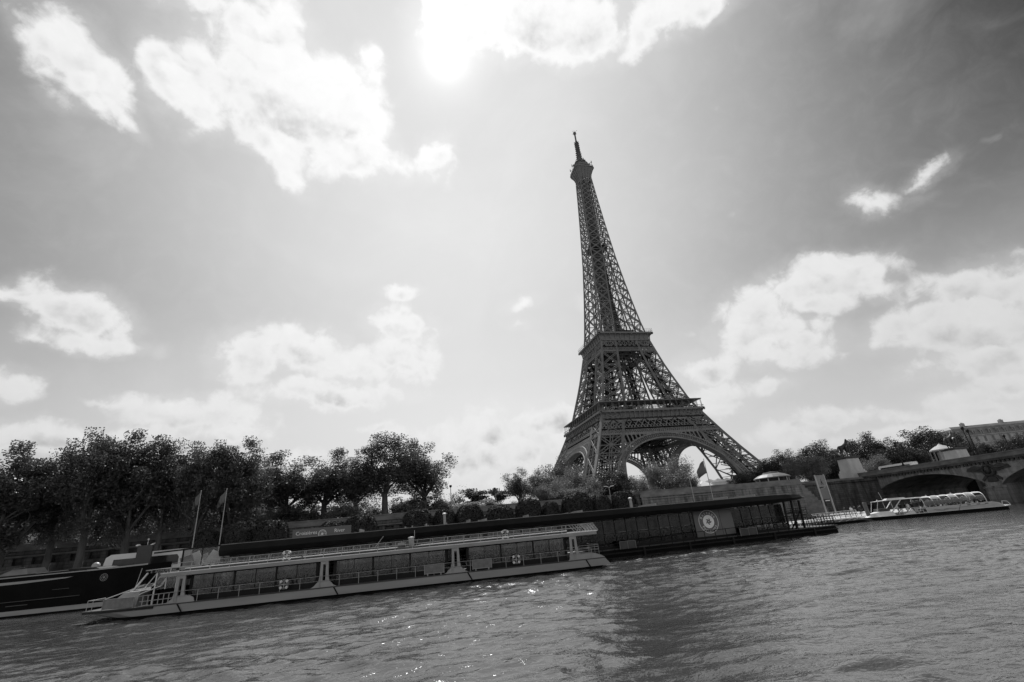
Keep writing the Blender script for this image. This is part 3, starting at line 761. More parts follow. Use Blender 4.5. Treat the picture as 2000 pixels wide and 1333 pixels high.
mb = MB()
for k in range(4):
    mb.X = rot(k); bracket_cornice(mb, 51.4, 57.0, 33.6, 35.3, 22)
    mb.box(-35.4, 35.4, -35.4, -17, 57.36, 57.6) if k % 2 == 0 else mb.box(-17, 17, -35.4, -17, 57.36, 57.6)
mb.X = None
fp = mb.build('first_platform', 'iron', tower)
mb = MB()
for k in range(4):
    mb.X = rot(k)
    for i in range(16):
        x = -34.6 + i * 69.2 / 16
        for dx in (-.35, .35): mb.beam((x + dx, -34.5, 57.8), (x + dx, -34.0, 63.0), .17)
    for i in range(46): mb.beam((-35 + i * 70 / 46, -35.2, 57.7), (-35 + i * 70 / 46, -35.2, 59.1), .07)
    mb.beam((-35.2, -35.2, 59.1), (35.2, -35.2, 59.1), .16)
mb.X = None; mb.build('gallery_posts', 'iron', fp)
mb = MB()
for k in range(4):
    mb.X = rot(k)
    mb.add([(-34.9, -34.9, 63.0), (34.9, -34.9, 63.0), (27, -27, 62.4), (-27, -27, 62.4), (-34.9, -34.9, 63.5), (34.9, -34.9, 63.5), (27, -27, 64.6), (-27, -27, 64.6)],
           [(0, 3, 2, 1), (4, 5, 6, 7), (0, 1, 5, 4), (2, 3, 7, 6)])
mb.X = None; mb.build('gallery_roof', 'iron', fp)
pg_ = []
for k, (x0, x1) in ((0, (-7, 13)), (0, (-27, -22)), (3, (-8, 12)), (2, (-14, 10)), (1, (-14, 14))):
    mb = MB(); pg_.append(mb); mb.X = rot(k)
    n_ = int((x1 - x0) / 1.6)
    for i in range(n_):
        mb.box(x0 + i * (x1 - x0) / n_ + .12, x0 + (i + 1) * (x1 - x0) / n_ - .12, -28.6, -28.5, 58.6, 62.0)
mb.X = None; mb.build('pavilion_glazing', M['glass_clear'], fp) if False else [q.build('pavilion_glazing', M['glass_clear'], fp) for q in pg_]
mb = MB()
for k, (x0, x1) in ((0, (-20, -9)), (0, (14, 19)), (3, (-20, -9)), (2, (-20, 18)), (1, (-20, -14))):
    mb.X = rot(k); mb.box(x0, x1, -28, -21, 57.7, 61.6)
mb.X = None; mb.build_each('pavilion', 'iron_shaded', fp)

# second platform
mb = MB()
def band_sets(mb):
    band(mb, 105.6, 110.6, fo, 3.6, .36, 3, .7); band(mb, 102.4, 105.6, fo, 1.9, .26, 2, .6)
for k in range(4):
    mb.X = rot(k); band_sets(mb); bracket_cornice(mb, 110.9, 115.4, 18.2, 20.3, 10, rib=.3)
    mb.box(-20.3, 20.3, -20.3, -8.6, 115.76, 116.0) if k % 2 == 0 else mb.box(-8.6, 8.6, -20.3, -8.6, 115.76, 116.0)
mb.X = None
for k in range(7):
    t = -18 + 6 * k
    lattice(mb, (t, -19, 105), (t, 19, 105), 5, .4, (1, 0, 0)); lattice(mb, (-19, t, 105), (19, t, 105), 5, .4, (0, 1, 0))
sp = mb.build('second_platform', 'iron', tower)
mb = MB(); mb.box(-17.5, 17.5, -17.5, 17.5, 110, 110.5); mb.build('soffit', 'iron_shaded', sp)
mb = MB()
for k in range(4):
    mb.X = rot(k)
    mb.beam((-20.3, -20.3, 117.3), (20.3, -20.3, 117.3), .14); mb.beam((-20.3, -20.3, 118.6), (20.3, -20.3, 118.6), .08)
    for i in range(28): mb.beam((-20.3 + i * 40.6 / 28, -20.3, 115.8), (-20.3 + i * 40.6 / 28, -20.3, 118.6), .07)
mb.X = None; mb.build('railing', 'iron', sp)
mb = MB()
for x0, x1, y0, y1, z1 in ((-5, 9, -15, -7, 120.5), (-15, -8, -8, 6, 119.6), (9, 14, -6, 8, 120), (-6, 7, 8, 14, 120.5), (-4, 4, -5, 5, 124)):
    mb.box(x0, x1, y0, y1, 116.05, z1 - 1.0)
    cx, cy = (x0 + x1) / 2, (y0 + y1) / 2
    mb.add([(x0 - .4, y0 - .4, z1 - 1), (x1 + .4, y0 - .4, z1 - 1), (x1 + .4, y1 + .4, z1 - 1), (x0 - .4, y1 + .4, z1 - 1), (cx - 1.5, cy - 1, z1 + .8), (cx + 1.5, cy - 1, z1 + .8), (cx + 1.5, cy + 1, z1 + .8), (cx - 1.5, cy + 1, z1 + .8)],
           [(3, 2, 1, 0), (4, 5, 6, 7), (0, 1, 5, 4), (1, 2, 6, 5), (2, 3, 7, 6), (3, 0, 4, 7)])
mb.build_each('kiosk', 'iron_shaded', sp, 2)

# upper shaft
mb = MB()
zs = [116]; z = 116.0; step = 9.6
while z < 262: z += step; step = max(4.6, step * 0.965); zs.append(min(z, 265))
for k in range(4):
    mb.X = rot(k); nn_ = (0, 1, 0)
    for z0, z1 in zip(zs[:-1], zs[1:]):
        o0, o1, i0, i1 = fo(z0), fo(z1), fi(z0), fi(z1)
        aw = float(np.interp(z0, [116, 270], [.95, .55])); dw = float(np.interp(z0, [116, 270], [.36, .26])); g = float(np.interp(z0, [116, 270], [.75, .42]))
        P = lambda x, z: Vector((x, -fo(z), z))
        mb.beam(P(-o0, z0), P(-o1, z1), aw, None, (1, 1, 0))
        if i0 > 1.0:
            for s in (-1, 1):
                mb.beam(P(s * i0, z0), P(s * i1, z1), aw * .8, None, nn_)
                lattice(mb, P(s * o0, z0), P(s * i1, z1), g, dw, nn_); lattice(mb, P(s * i0, z0), P(s * o1, z1), g, dw, nn_)
                mb.beam(P(s * i1, z1), P(s * o1, z1), dw * 1.2, None, nn_)
                Q = lambda z: Vector((s * fi(z), -fi(z), z)); mb.beam(Q(z0), Q(z1), aw * .7)
                mb.beam(P(s * i0, z0), Q(z1), dw * .8); mb.beam(Q(z0), P(s * i1, z1), dw * .8)
            mb.beam(P(-i1, z1), P(i1, z1), dw, None, nn_)
        else:
            mb.beam(P(0, z0), P(0, z1), aw * .85, None, nn_)
            for s in (-1, 1):
                lattice(mb, P(s * o0, z0), P(0, z1), g, dw, nn_); lattice(mb, P(0, z0), P(s * o1, z1), g, dw, nn_)
                zm = (z0 + z1) / 2; xm = fo(zm) * s
                mb.beam(P(xm / 2, zm - .5), P(xm / 2, zm + .5), 1.0, dw, nn_)
            mb.beam(P(-o1, z1), P(o1, z1), dw * 1.1, None, nn_)
            mb.beam((-o1, -o1, z1), (0, 0, z1), dw)
            mb.beam((-o0, -o0, z0), (0, -o1, z1), dw * .6); mb.beam(P(0, z0), (0, 0, z1), dw * .7)
mb.X = None
sh = mb.build('shaft', 'iron', tower)
mb = MB(); rr = random.Random(5)
for z0, z1 in zip(zs[:-1], zs[1:]):
    hc = float(np.interp(z0, [116, 160, 230, 268], [4.3, 3.6, 3.1, 2.5])) ; hc1 = float(np.interp(z1, [116, 160, 230, 268], [4.3, 3.6, 3.1, 2.5]))
    for k in range(4):
        mb.X = rot(k)
        for f in np.linspace(-1, 1, 5): mb.beam((f * hc, -hc, z0), (f * hc1, -hc1, z1), .36)
        for i in range(6):
            za = z0 + (z1 - z0) * i / 6; zb = z0 + (z1 - z0) * (i + 1) / 6
            mb.beam((-hc, -hc, za), (hc, -hc, za), .3); mb.beam((-hc, -hc, za), (hc, -hc, zb), .26); mb.beam((hc, -hc, za), (-hc, -hc, zb), .26)
        if z0 > 150 or rr.random() < .5:
            a, b = (-.75, .75) if z0 > 190 else (-.6, .2)
            mb.box(a * hc, b * hc, -hc * .8, -hc * .8 + .1, z0 + .3, z1 - (.2 if z0 > 170 else 2.0))
    mb.X = None
    if i0 > .5: pass
mb.X = None; mb.build('lift_core', 'iron_mid', sh)
mb = MB(); mb.box(-6.4, 6.4, -6.4, 6.4, 194.5, 195.0); mb.box(-6.2, -3.4, -6.2, 6.2, 195, 199.0); mb.box(3.4, 6.2, -6.2, 6.2, 195, 199.0); mb.box(-3.4, 3.4, -5.6, -4.9, 195, 197)
mb.build('midway_landing', 'iron_shaded', sh)

# top platform and mast
mb = MB()
for k in range(4):
    mb.X = rot(k)
    prof = [(5.0, 262), (5.25, 266), (5.9, 269.5), (7.1, 272.8), (8.3, 275.2)]
    for (ha, za), (hb, zb) in zip(prof[:-1], prof[1:]):
        c0, c1 = ha * .78, hb * .78
        mb.add([(-c0, -ha + .3, za), (c0, -ha + .3, za), (c1, -hb + .3, zb), (-c1, -hb + .3, zb)], [(0, 1, 2, 3)]) if za > 264 else None
        mb.add([(c0, -ha + .3, za), (ha - .3, -c0, za), (hb - .3, -c1, zb), (c1, -hb + .3, zb)], [(0, 1, 2, 3)]) if za > 264 else None
        for f in (-1, -.5, 0, .5, 1): mb.beam((f * c0, -ha, za), (f * c1, -hb, zb), .36, .5, (1, 0, 0))
    P8 = [(-6.5, -8.3), (6.5, -8.3), (8.3, -6.5)]
    for (xa, ya), (xb, yb) in zip(P8[:-1], P8[1:]):
        mb.beam((xa, ya, 275.6), (xb, yb, 275.6), .5, 1.0, (0, 0, 1)); mb.beam((xa * .97, ya * .97, 277.7), (xb * .97, yb * .97, 277.7), .3, .3)
    band(mb, 262.5, 266.0, lambda z: 5.05, 1.6, .22, 1, .35)
mb.X = None
mb.lathe([(8.6, 275.8), (8.6, 276.2), (8.1, 276.3), (8.1, 279.3), (7.6, 280.6), (7.0, 281.2), (7.4, 281.3), (7.4, 281.7), (4.6, 281.8), (4.6, 284.8), (5.6, 285.0), (5.6, 285.4), (3.4, 285.6), (3.0, 288.2), (2.0, 290.4), (1.5, 291.2)], 8, (0, 0, 0), math.pi / 8)
tp = mb.build('top_platform', 'iron', tower)
mb = MB(); rr = random.Random(9)
for i in range(90):
    t = rr.uniform(0, 6.28); r_ = rr.uniform(2.0, 7.6); z = 281.7 if r_ > 5 else (285.3 if r_ > 3.4 else 288)
    hgt = rr.uniform(.8, 2.8) if r_ < 6 else rr.uniform(.6, 1.8)
    mb.beam((r_ * math.cos(t), r_ * math.sin(t), z), (r_ * math.cos(t) + rr.uniform(-.2, .2), r_ * math.sin(t), z + hgt), rr.uniform(.1, .32))
    if i % 3 == 0: mb.box(r_ * math.cos(t) - .4, r_ * math.cos(t) + .4, r_ * math.sin(t) - .4, r_ * math.sin(t) + .4, z + hgt * .4, z + hgt * .4 + rr.uniform(.5, 1.1))
for t, z in ((3.4, 279.5), (2.9, 278.5), (4.4, 280), (0.2, 281), (5.6, 282)):
    c = (8.9 * math.cos(t), 8.9 * math.sin(t)); mb.beam((c[0] * .9, c[1] * .9, z), (c[0] * 1.08, c[1] * 1.08, z), .25); mb.beam((c[0] * 1.08, c[1] * 1.08, z - 1.1), (c[0] * 1.08, c[1] * 1.08, z + 1.5), .45)
mb.build('aerials', 'iron_mid', tp)['kind'] = 'stuff'
mb = MB()
mb.tube([(0, 0, 288), (0, 0, 292), (0, 0, 297)], [2.6, 2.1, 1.7], 8); mb.tube([(0, 0, 297), (0, 0, 309.5)], [1.35, 1.35], 8); mb.tube([(0, 0, 309.5), (0, 0, 320)], [.72, .72], 8)
mb.lathe([(.7, 319), (1.35, 319.6), (1.35, 321.2), (.6, 321.8)], 8)
for z in np.arange(291, 309.5, 1.15):
    for k in range(8):
        t = k * math.pi / 4 + z; mb.beam((0, 0, z), (2.15 * math.cos(t) * (1.2 if z < 297 else 1), 2.15 * math.sin(t) * (1.2 if z < 297 else 1), z), .3, .55)
for k in range(4):
    t = k * math.pi / 2 + .5; mb.beam((0, 0, 321), (3.0 * math.cos(t), 3.0 * math.sin(t), 321.8), .14)
mb.beam((0, 0, 321.5), (0, 0, 324.2), .2)
mb.build('mast', 'iron_mid', tower)

# ------------------------------------------------------------------ embankment walls
def P3(p): return tuple(float(c) for c in p)
Y1 = Y_W
wl = empty('embankment_wall', (-150, Y1, 0), 0, 'long dark stone embankment wall with niches under its parapet behind the moored boats', 'wall')
def wbox(mb, x0, x1, y0, y1, z0, z1): mb.box(x0 + 150, x1 + 150, y0 - Y1, y1 - Y1, z0, z1)
mb = MB()
wbox(mb, -700, -98.2, Y1, Y1 + 1.2, -1, 6.0); wbox(mb, -700, -98.2, Y1 + .7, Y1 + 1.2, 6.0, 7.05); wbox(mb, -700, -98.2, Y1, Y1 + 1.2, 7.05, 8.1)
x = -236.0
while x < -99.5:
    wbox(mb, x, x + 0.95, Y1 + .02, Y1 + .7, 6.0, 7.05); x += 2.62
wbox(mb, -700, -236, Y1 + .02, Y1 + .7, 6.0, 7.05)
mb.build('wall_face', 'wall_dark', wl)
mb = MB(); wbox(mb, -700, -98.2, Y1 - .18, Y1 + .7, 8.1, 8.95); wbox(mb, -700, -98.2, Y1 - .3, Y1 + .8, 8.95, 9.15); wbox(mb, -700, -98.2, Y1 - .22, Y1 + .2, 7.2, 7.4)
mb.build('parapet', 'coping', wl)
wr = empty('embankment_wall', (-78, Y1 - .6, 0), 0, 'weathered ashlar embankment wall with smooth parapet in front of the tower, ending in a stair', 'wall')
mb = MB(); mb.box(-20.2, 20, 0, 1.6, -1, 8.1); mb.box(18.6, 20.0, 1.602, 16, -1, 8.1); mb.box(-20.6, -19.0, -.4, -.003, -1, 8.1)
mb.build('wall_face', 'wall', wr)
mb = MB(); mb.box(-20.8, 2.4, -.25, .7, 8.1, 9.25); mb.box(-20.8, 2.4, -.35, .8, 9.25, 9.42); mb.box(2.4, 20.2, -.05, .7, 8.1, 9.3); mb.box(-20.8, 2.4, -.18, -.003, 7.6, 7.8)
mb.build('parapet', 'coping', wr)
mb = MB()
for i in range(9): mb.box(20.0 + i * .62, 20.0 + (i + 1) * .62 + .003, .3, 3.0, -1, 8.6 - i * .72)
mb.build('stair', 'coping', wr)
# doorway block at the west end of the niches
mb = MB(); mb.box(-102.4, -99.0, Y1 - .9, Y1 - .003, -1, 8.6); mb.box(-102.7, -98.8, Y1 - 1.1, Y1 - .003, 8.6, 8.9)
dk = mb.build('gate_lodge', 'wall_dark'); tag(dk, 'small stone gate block with a dark doorway at the end of the ashlar wall', 'gate lodge')
mb = MB(); mb.box(-101.6, -100.2, Y1 - .94, Y1 - .903, 4.0, 7.4); mb.build('doorway', 'black_matte', dk)
w3 = empty('abutment_wall', (-38, -176.5, 0), 0, 'stained stone retaining wall beside the bridge, behind the tall sign frame', 'wall')
mb = MB(); mb.box(-20, 21, 0, 1.4, -1, 8.8); mb.build('wall_face', 'wall_dark', w3)
mb = MB(); mb.box(-20, 16, -.15, .6, 8.8, 9.05); mb.box(-20, 16, .1, .5, 9.05, 9.35); mb.build('parapet', 'coping', w3)

# ------------------------------------------------------------------ the bridge
XB = 17.2
bd = empty('stone_bridge', (0, -176, 0), 0, 'pale stone arch bridge with dark cornice, crossing the river right of the tower', 'bridge')
yb0 = -174.0; span, pier = 28.6, 2.6
def arch_z(t): return 4.0 + 4.0 * (1 - (2 * t - 1) ** 2) ** .75 if 0 <= t <= 1 else 4.0
mb = MB()
segs = []
y = yb0
for k in range(5):
    ys = [y - span * i / 24 for i in range(25)]
    for i in range(24):
        ya, yb = ys[i], ys[i + 1]; za, zb = arch_z(i / 24), arch_z((i + 1) / 24)
        for s in (-1, 1):
            X = s * XB
            mb.add([(X, ya + 176, za), (X, yb + 176, zb), (X, yb + 176, 9.2), (X, ya + 176, 9.2)], [(0, 1, 2, 3)])
            # arch ring, slightly proud
            mb.add([(X + s * .08, ya + 176, za), (X + s * .08, yb + 176, zb), (X + s * .08, yb + 176, zb + .9), (X + s * .08, ya + 176, za + .9)], [(0, 1, 2, 3)]) if False else None
        mb.add([(-XB, ya + 176, za), (XB, ya + 176, za), (XB, yb + 176, zb), (-XB, yb + 176, zb)], [(0, 1, 2, 3)])
    y -= span
    if k < 4:
        mb.box(-XB, XB, y - pier + 176, y + 176, -2, 9.2); y -= pier
mb.box(-XB, XB, 2.0, 4.0, -2, 9.2); mb.box(-XB, XB, y - 1 + 176, y + 176, -2, 9.2)
mb.box(-XB + .3, XB - .3, y + 176, 2, 8.8, 9.35)
mb.build('arches', 'bridge', bd)
mb = MB()
y = yb0
for k in range(4):
    y -= span; yc = y - pier / 2 + 176
    for s in (-1, 1):
        pts = [(s * XB, yc - 1.7), (s * (XB + 2.3), yc - .9), (s * (XB + 3.2), yc), (s * (XB + 2.3), yc + .9), (s * XB, yc + 1.7)]
        mb.prism(pts, lambda a, b, d: (a, b, d), -2, 3.3)
        mb.prism([(s * XB + (a - s * XB) * 1.06, yc + (b - yc) * 1.15) for a, b in pts], lambda a, b, d: (a, b, d), 3.3, 3.75)
        mb.prism([(s * XB + (a - s * XB) * .8, yc + (b - yc) * .8) for a, b in pts], lambda a, b, d: (a, b, d), 3.75, 4.5)
    y -= pier
mb.build_each('pier_cutwater', 'bridge', bd, 3)
mb = MB()
for s in (-1, 1):
    a, b = sorted((s * XB, s * (XB + .55)))
    mb.box(a, b, -160, 6, 9.05, 9.55)
    for i in range(190):
        yy = 4 - i * .85; mb.box(*sorted((s * (XB + .003), s * (XB + .45))), yy - .25, yy + .15, 8.55, 9.047)
mb.build('cornice', 'bridge_dark', bd)
mb = MB()
for s in (-1, 1):
    mb.box(*sorted((s * (XB - .45), s * (XB + .25))), -160, 6, 9.553, 10.45); mb.box(*sorted((s * (XB - .55), s * (XB + .38))), -160, 6, 10.453, 10.68)
mb.build('parapet', 'coping', bd)
# carved wreath with an eagle over each pier
def emblem(mb, yc, zc, X):
    rr = random.Random(3); o = MB()
    f = lambda a, b, d: (X - d, yc - a, zc + b)
    mb.torus((X - .1, yc, zc), 1.15, .32, 'x', 24, 6)
    for k in range(22):
        t = 2 * math.pi * k / 22
        mb.sphere((X - .25, yc + 1.15 * math.cos(t), zc + 1.15 * math.sin(t)), .3, 6, 4)
    for s in (-1, 1):       # spread wings
        pts = [(s * .9, .9), (s * 2.6, 1.25), (s * 4.1, .75), (s * 4.4, .2), (s * 3.2, .05), (s * 2.1, -.25), (s * 1.3, -.3)]
        if s < 0: pts = pts[::-1]
        mb.prism(pts, f, .02, .35)
        for j in range(4): mb.tube([f(s * (1.2 + j * .3), .5 - j * .08, .38), f(s * (2.6 + j * .45), .35 + j * .1, .38)], [.16, .06], 5)
        mb.prism(([(s * .2, -1.2), (s * 1.8, -2.3), (s * 2.0, -1.9), (s * 1.0, -1.0)])[::s], f, .02, .3)
    mb.sphere((X - .3, yc, zc + .1), .6, 8, 6, (1, 1, 1.5)); mb.sphere((X - .4, yc, zc + 1.0), .32, 8, 6)
    mb.prism([(-.7, -1.3), (.7, -1.3), (1.1, -2.4), (0, -2.7), (-1.1, -2.4)][::-1], f, .02, .3)
mb = MB(); y = yb0
yc = yb0 - span - pier / 2
emblem(mb, yc + 176, 7.15, -XB)
mb.build('emblem', 'bronze', bd)

# statue pedestals and statues
def pedestal(name, x0, x1, y0, y1, zb, zt, label):
    r = empty(name, ((x0 + x1) / 2, (y0 + y1) / 2, zb), 0, label, 'pedestal', 'statue pedestals of the bridge')
    a, b, h = (x1 - x0) / 2, (y1 - y0) / 2, zt - zb
    mb = MB()
    mb.loft([[(-a, -b, .9), (a, -b, .9), (a, b, .9), (-a, b, .9)], [(-a * .93, -b * .93, h - .5), (a * .93, -b * .93, h - .5), (a * .93, b * .93, h - .5), (-a * .93, b * .93, h - .5)]])
    mb.build('shaft', 'pedestal', r)
    mb = MB(); mb.box(-a - .5, a + .5, -b - .5, b + .5, -1.6, 0.3); mb.box(-a - .25, a + .25, -b - .25, b + .25, .303, .9); mb.build('plinth', 'pedestal', r)
    mb = MB(); mb.box(-a - .1, a + .1, -b - .1, b + .1, h - .5, h - .25); mb.box(-a - .35, a + .35, -b - .35, b + .35, h - .247, h); mb.build('capping', 'bronze', r)
    return r
xr = float(at(1682, 905, -170.8)[0])
pedestal('statue_pedestal', -19.0, xr, -170.8, -167.2, 10.9, 15.6, 'pale stone pedestal carrying the rearing horse at the near end of the bridge')
p2 = atx(1866, 885, 14.0)
pedestal('statue_pedestal', 11.6, 16.2, -179.2, -175.4, 10.4, 15.1, 'pale stone pedestal carrying the horse statue, half behind the bridge parapet and the lamp')

def skin_mesh(name, joints, edges, mat, sub=1):
    names = list(joints); me = bpy.data.meshes.new(name)
    me.from_pydata([joints[k][0] for k in names], [(names.index(a), names.index(b)) for a, b in edges], [])
    o = bpy.data.objects.new(name, me); COL.objects.link(o)
    sk = o.modifiers.new('skin', 'SKIN'); sk.use_smooth_shade = True
    for i, k in enumerate(names):
        r = joints[k][1]; r = (r, r) if isinstance(r, (int, float)) else r
        me.skin_vertices[0].data[i].radius = r
        me.skin_vertices[0].data[i].use_root = (i == 0)
    if sub: sm = o.modifiers.new('sub', 'SUBSURF'); sm.levels = sub; sm.render_levels = sub
    bpy.context.view_layer.update()
    ev = o.evaluated_get(bpy.context.evaluated_depsgraph_get())
    m2 = bpy.data.meshes.new_from_object(ev)
    bpy.data.objects.remove(o); bpy.data.meshes.remove(me)
    m2.name = name; m2.materials.clear(); m2.materials.append(M[mat]); m2.shade_smooth()
    return m2

def horse_statue(loc, rz, label, sc=1.0):
    r = empty('horse_statue', loc, rz, label, 'statue', 'statues at the bridge end'); r.scale = (sc,) * 3
    # horse facing +x with one foreleg raised, warrior standing at its near side
    J = {'hip': ((-.95, 0, 2.15), .52), 'belly': ((-.2, 0, 2.12), .5), 'chest': ((.55, 0, 2.3), .55), 'neck': ((1.0, 0, 2.95), .36), 'poll': ((1.25, 0, 3.62), .24), 'nose': ((1.78, 0, 3.15), .15), 'jaw': ((1.5, 0, 3.4), .21),
         'tail0': ((-1.4, 0, 2.3), .16), 'tail1': ((-1.75, 0, 1.7), .2), 'tail2': ((-1.7, 0, .9), .1),
         'ear': ((1.2, .1, 3.95), .05), 'ear2': ((1.2, -.1, 3.95), .05)}
    E_ = [('hip', 'belly'), ('belly', 'chest'), ('chest', 'neck'), ('neck', 'poll'), ('poll', 'jaw'), ('jaw', 'nose'), ('hip', 'tail0'), ('tail0', 'tail1'), ('tail1', 'tail2'), ('poll', 'ear'), ('poll', 'ear2')]
    for s, n_ in ((-1, 'a'), (1, 'b')):
        J['hk' + n_] = ((-.75 + s * .12, s * .34, 1.35), .25); J['hh' + n_] = ((-1.2 + s * .15, s * .34, .85), .14); J['hf' + n_] = ((-1.05 + s * .15, s * .34, .28), .1); J['ho' + n_] = ((-.92 + s * .15, s * .34, .06), .14)
        E_ += [('hip', 'hk' + n_), ('hk' + n_, 'hh' + n_), ('hh' + n_, 'hf' + n_), ('hf' + n_, 'ho' + n_)]
        if s < 0: q = [((.95, s * .32, 1.75), .2), ((1.4, s * .32, 1.75), .12), ((1.55, s * .32, 1.2), .09), ((1.68, s * .32, 1.0), .12)]
        else: q = [((.65, s * .32, 1.55), .2), ((.7, s * .32, 1.0), .12), ((.7, s * .32, .35), .09), ((.78, s * .32, .06), .14)]
        for i, (p, rad) in enumerate(q):
            J['f%d%s' % (i, n_)] = (p, rad); E_.append((('chest' if i == 0 else 'f%d%s' % (i - 1, n_)), 'f%d%s' % (i, n_)))
    o = bpy.data.objects.new('horse', skin_mesh('horse', J, E_, 'bronze')); COL.objects.link(o); o.parent = r
    W_ = {'pel': ((.1, -.85, 1.35), .24), 'wst': ((.1, -.85, 1.65), .22), 'chs': ((.12, -.85, 2.1), .3), 'nck': ((.14, -.85, 2.42), .1), 'hd': ((.16, -.85, 2.68), .17), 'hd2': ((.18, -.85, 2.85), .12),
          'lh': ((.0, -1.0, .75), .14), 'lf': ((-.12, -1.02, .1), .09), 'lt': ((.1, -1.05, .05), .07), 'rh': ((.3, -.72, .75), .14), 'rf': ((.32, -.7, .1), .09), 'rt': ((.55, -.7, .05), .07),
          'ls': ((.1, -1.2, 2.25), .13), 'le': ((-.15, -1.4, 1.85), .1), 'lw': ((.05, -1.45, 1.5), .07), 'lhand': ((.12, -1.46, 1.38), .06), 'rs': ((.15, -.5, 2.28), .13), 're': ((.55, -.45, 2.45), .1), 'rw': ((.95, -.4, 2.75), .07), 'rhand': ((1.05, -.38, 2.82), .06),
          'cape': ((-.25, -.85, 1.9), .2), 'cape2': ((-.4, -.85, 1.1), .26)}
    E2 = [('pel', 'wst'), ('wst', 'chs'), ('chs', 'nck'), ('nck', 'hd'), ('hd', 'hd2'), ('pel', 'lh'), ('lh', 'lf'), ('lf', 'lt'), ('pel', 'rh'), ('rh', 'rf'), ('rf', 'rt'), ('chs', 'ls'), ('ls', 'le'), ('le', 'lw'), ('lw', 'lhand'), ('chs', 'rs'), ('rs', 're'), ('re', 'rw'), ('rw', 'rhand'), ('chs', 'cape'), ('cape', 'cape2')]
    o = bpy.data.objects.new('warrior', skin_mesh('warrior', W_, E2, 'bronze')); COL.objects.link(o); o.parent = r
    mb = MB(); mb.box(-1.9, 1.9, -1.5, .7, -.1, .06); mb.build('base', 'bronze', r)
    return r
horse_statue(((-19.0 + xr) / 2, -169.0, 15.66), 0.0, 'dark bronze horse with a raised foreleg and a warrior beside it against the sky', 1.38)
horse_statue((13.9, -177.3, 15.16), 0.0, 'dark bronze horse and warrior silhouetted against the trees beyond the bridge parapet', 1.3)

# bridge lamp posts
def lamp_post(loc, h, label, rz=0):
    r = empty('lamp_post', loc, rz, label, 'lamp post', 'lamp posts on the bridge')
    mb = MB(); mb.lathe([(.3, 0), (.3, .5), (.17, .7), (.12, 1.6), (.1, h - .9), (.16, h - .85), (.16, h - .75)], 10); mb.build('post', 'black', r)
    mb = MB(); mb.lathe([(.1, h - .75), (.3, h - .6), (.34, h - .2), (.22, h), (.05, h + .12)], 10); mb.build('lantern', 'black', r)
    return r
lamp_post((-16.9, -185.0, 10.68), 6.4, 'slender dark lamp post on the bridge parapet nearest the embankment')
lamp_post((16.9, -189.0, 10.68), 6.0, 'thin dark lamp post on the far parapet, just right of the near one')
lamp_post((-16.9, -202.3, 10.68), 6.8, 'tall double stemmed lamp post on the parapet over the bridge arch')
lamp_post((-16.9, -203.1, 10.68), 6.0, 'shorter stem standing close beside the tall lamp post over the arch')

# vehicle roof seen over the parapet
bus = empty('city_bus', (2.0, -168.0, 9.3), math.pi / 2, 'long white coach crossing the bridge, only its pale roof above the parapet', 'bus')
def bus_body(root, L, Wd, H, nwin, body='boat_white', glass='window', slant=.5):
    mb = MB(); z0 = .35
    side = [(-L / 2, z0), (L / 2 - .25, z0), (L / 2, 1.0), (L / 2 - slant * .45, H - .35), (L / 2 - slant, H), (-L / 2 + .2, H), (-L / 2, H - .3)]
    mb.prism(side, lambda a, b, d: (a, d, b), -Wd / 2, Wd / 2); mb.build('body', body, root)
    for s in (-1, 1):
        mb = MB(); w0, w1 = -L / 2 + .5, L / 2 - slant - .6
        pts = [(w0, H * .5), (w1 + .35, H * .5), (w1 + .2, H * .83), (w0 + .25, H * .83), (w0, H * .74)]
        mb.prism(pts if s < 0 else pts, lambda a, b, d: (a, d, b), s * (Wd / 2 + .003), s * (Wd / 2 + .02)); mb.build('side_window', glass, root)
    mb = MB(); mb.prism([(L / 2 + .02, 1.25), (L / 2 + .05, 1.25), (L / 2 - slant * .45 + .05, H - .4), (L / 2 - slant * .45 + .01, H - .4)], lambda a, b, d: (a, d, b), -Wd / 2 + .12, Wd / 2 - .12); mb.build('windscreen', glass, root)
    for x_ in (-L * .28, L * .32):
        for s in (-1, 1):
            mb = MB(); mb.X = Matrix.Translation((x_, s * (Wd / 2 - .12), .5)) @ Matrix.Rotation(math.pi / 2, 4, 'X'); mb.lathe([(.2, -.16), (.46, -.16), (.5, -.1), (.5, .1), (.46, .16), (.2, .16)], 18)
            mb.X = None; mb.build('wheel', 'black_matte', root)
bus_body(bus, 11.0, 2.5, 3.3, 6)

# ------------------------------------------------------------------ the sightseeing boat in front
BK = 0.945
BA, BB = np.array([-172.25, -235.9]), np.array([-126.8, -239.9])
bdv = BB - BA; BROT = math.atan2(bdv[1], bdv[0])
BA = CAM[:2] + BK * (BA - CAM[:2])
boat = empty('sightseeing_boat', (BA[0], BA[1], 4 - 4 * BK), BROT, 'long grey sightseeing boat with glazed sides and a railed roof deck, before the pontoon', 'boat')
BW_ = 5.4
boat.scale = (BK,) * 3
def ring_hull(s, t0, t1, z0, z1): return [(s, t0, z0), (s, t1, z0), (s, t1, z1), (s, t0, z1)]
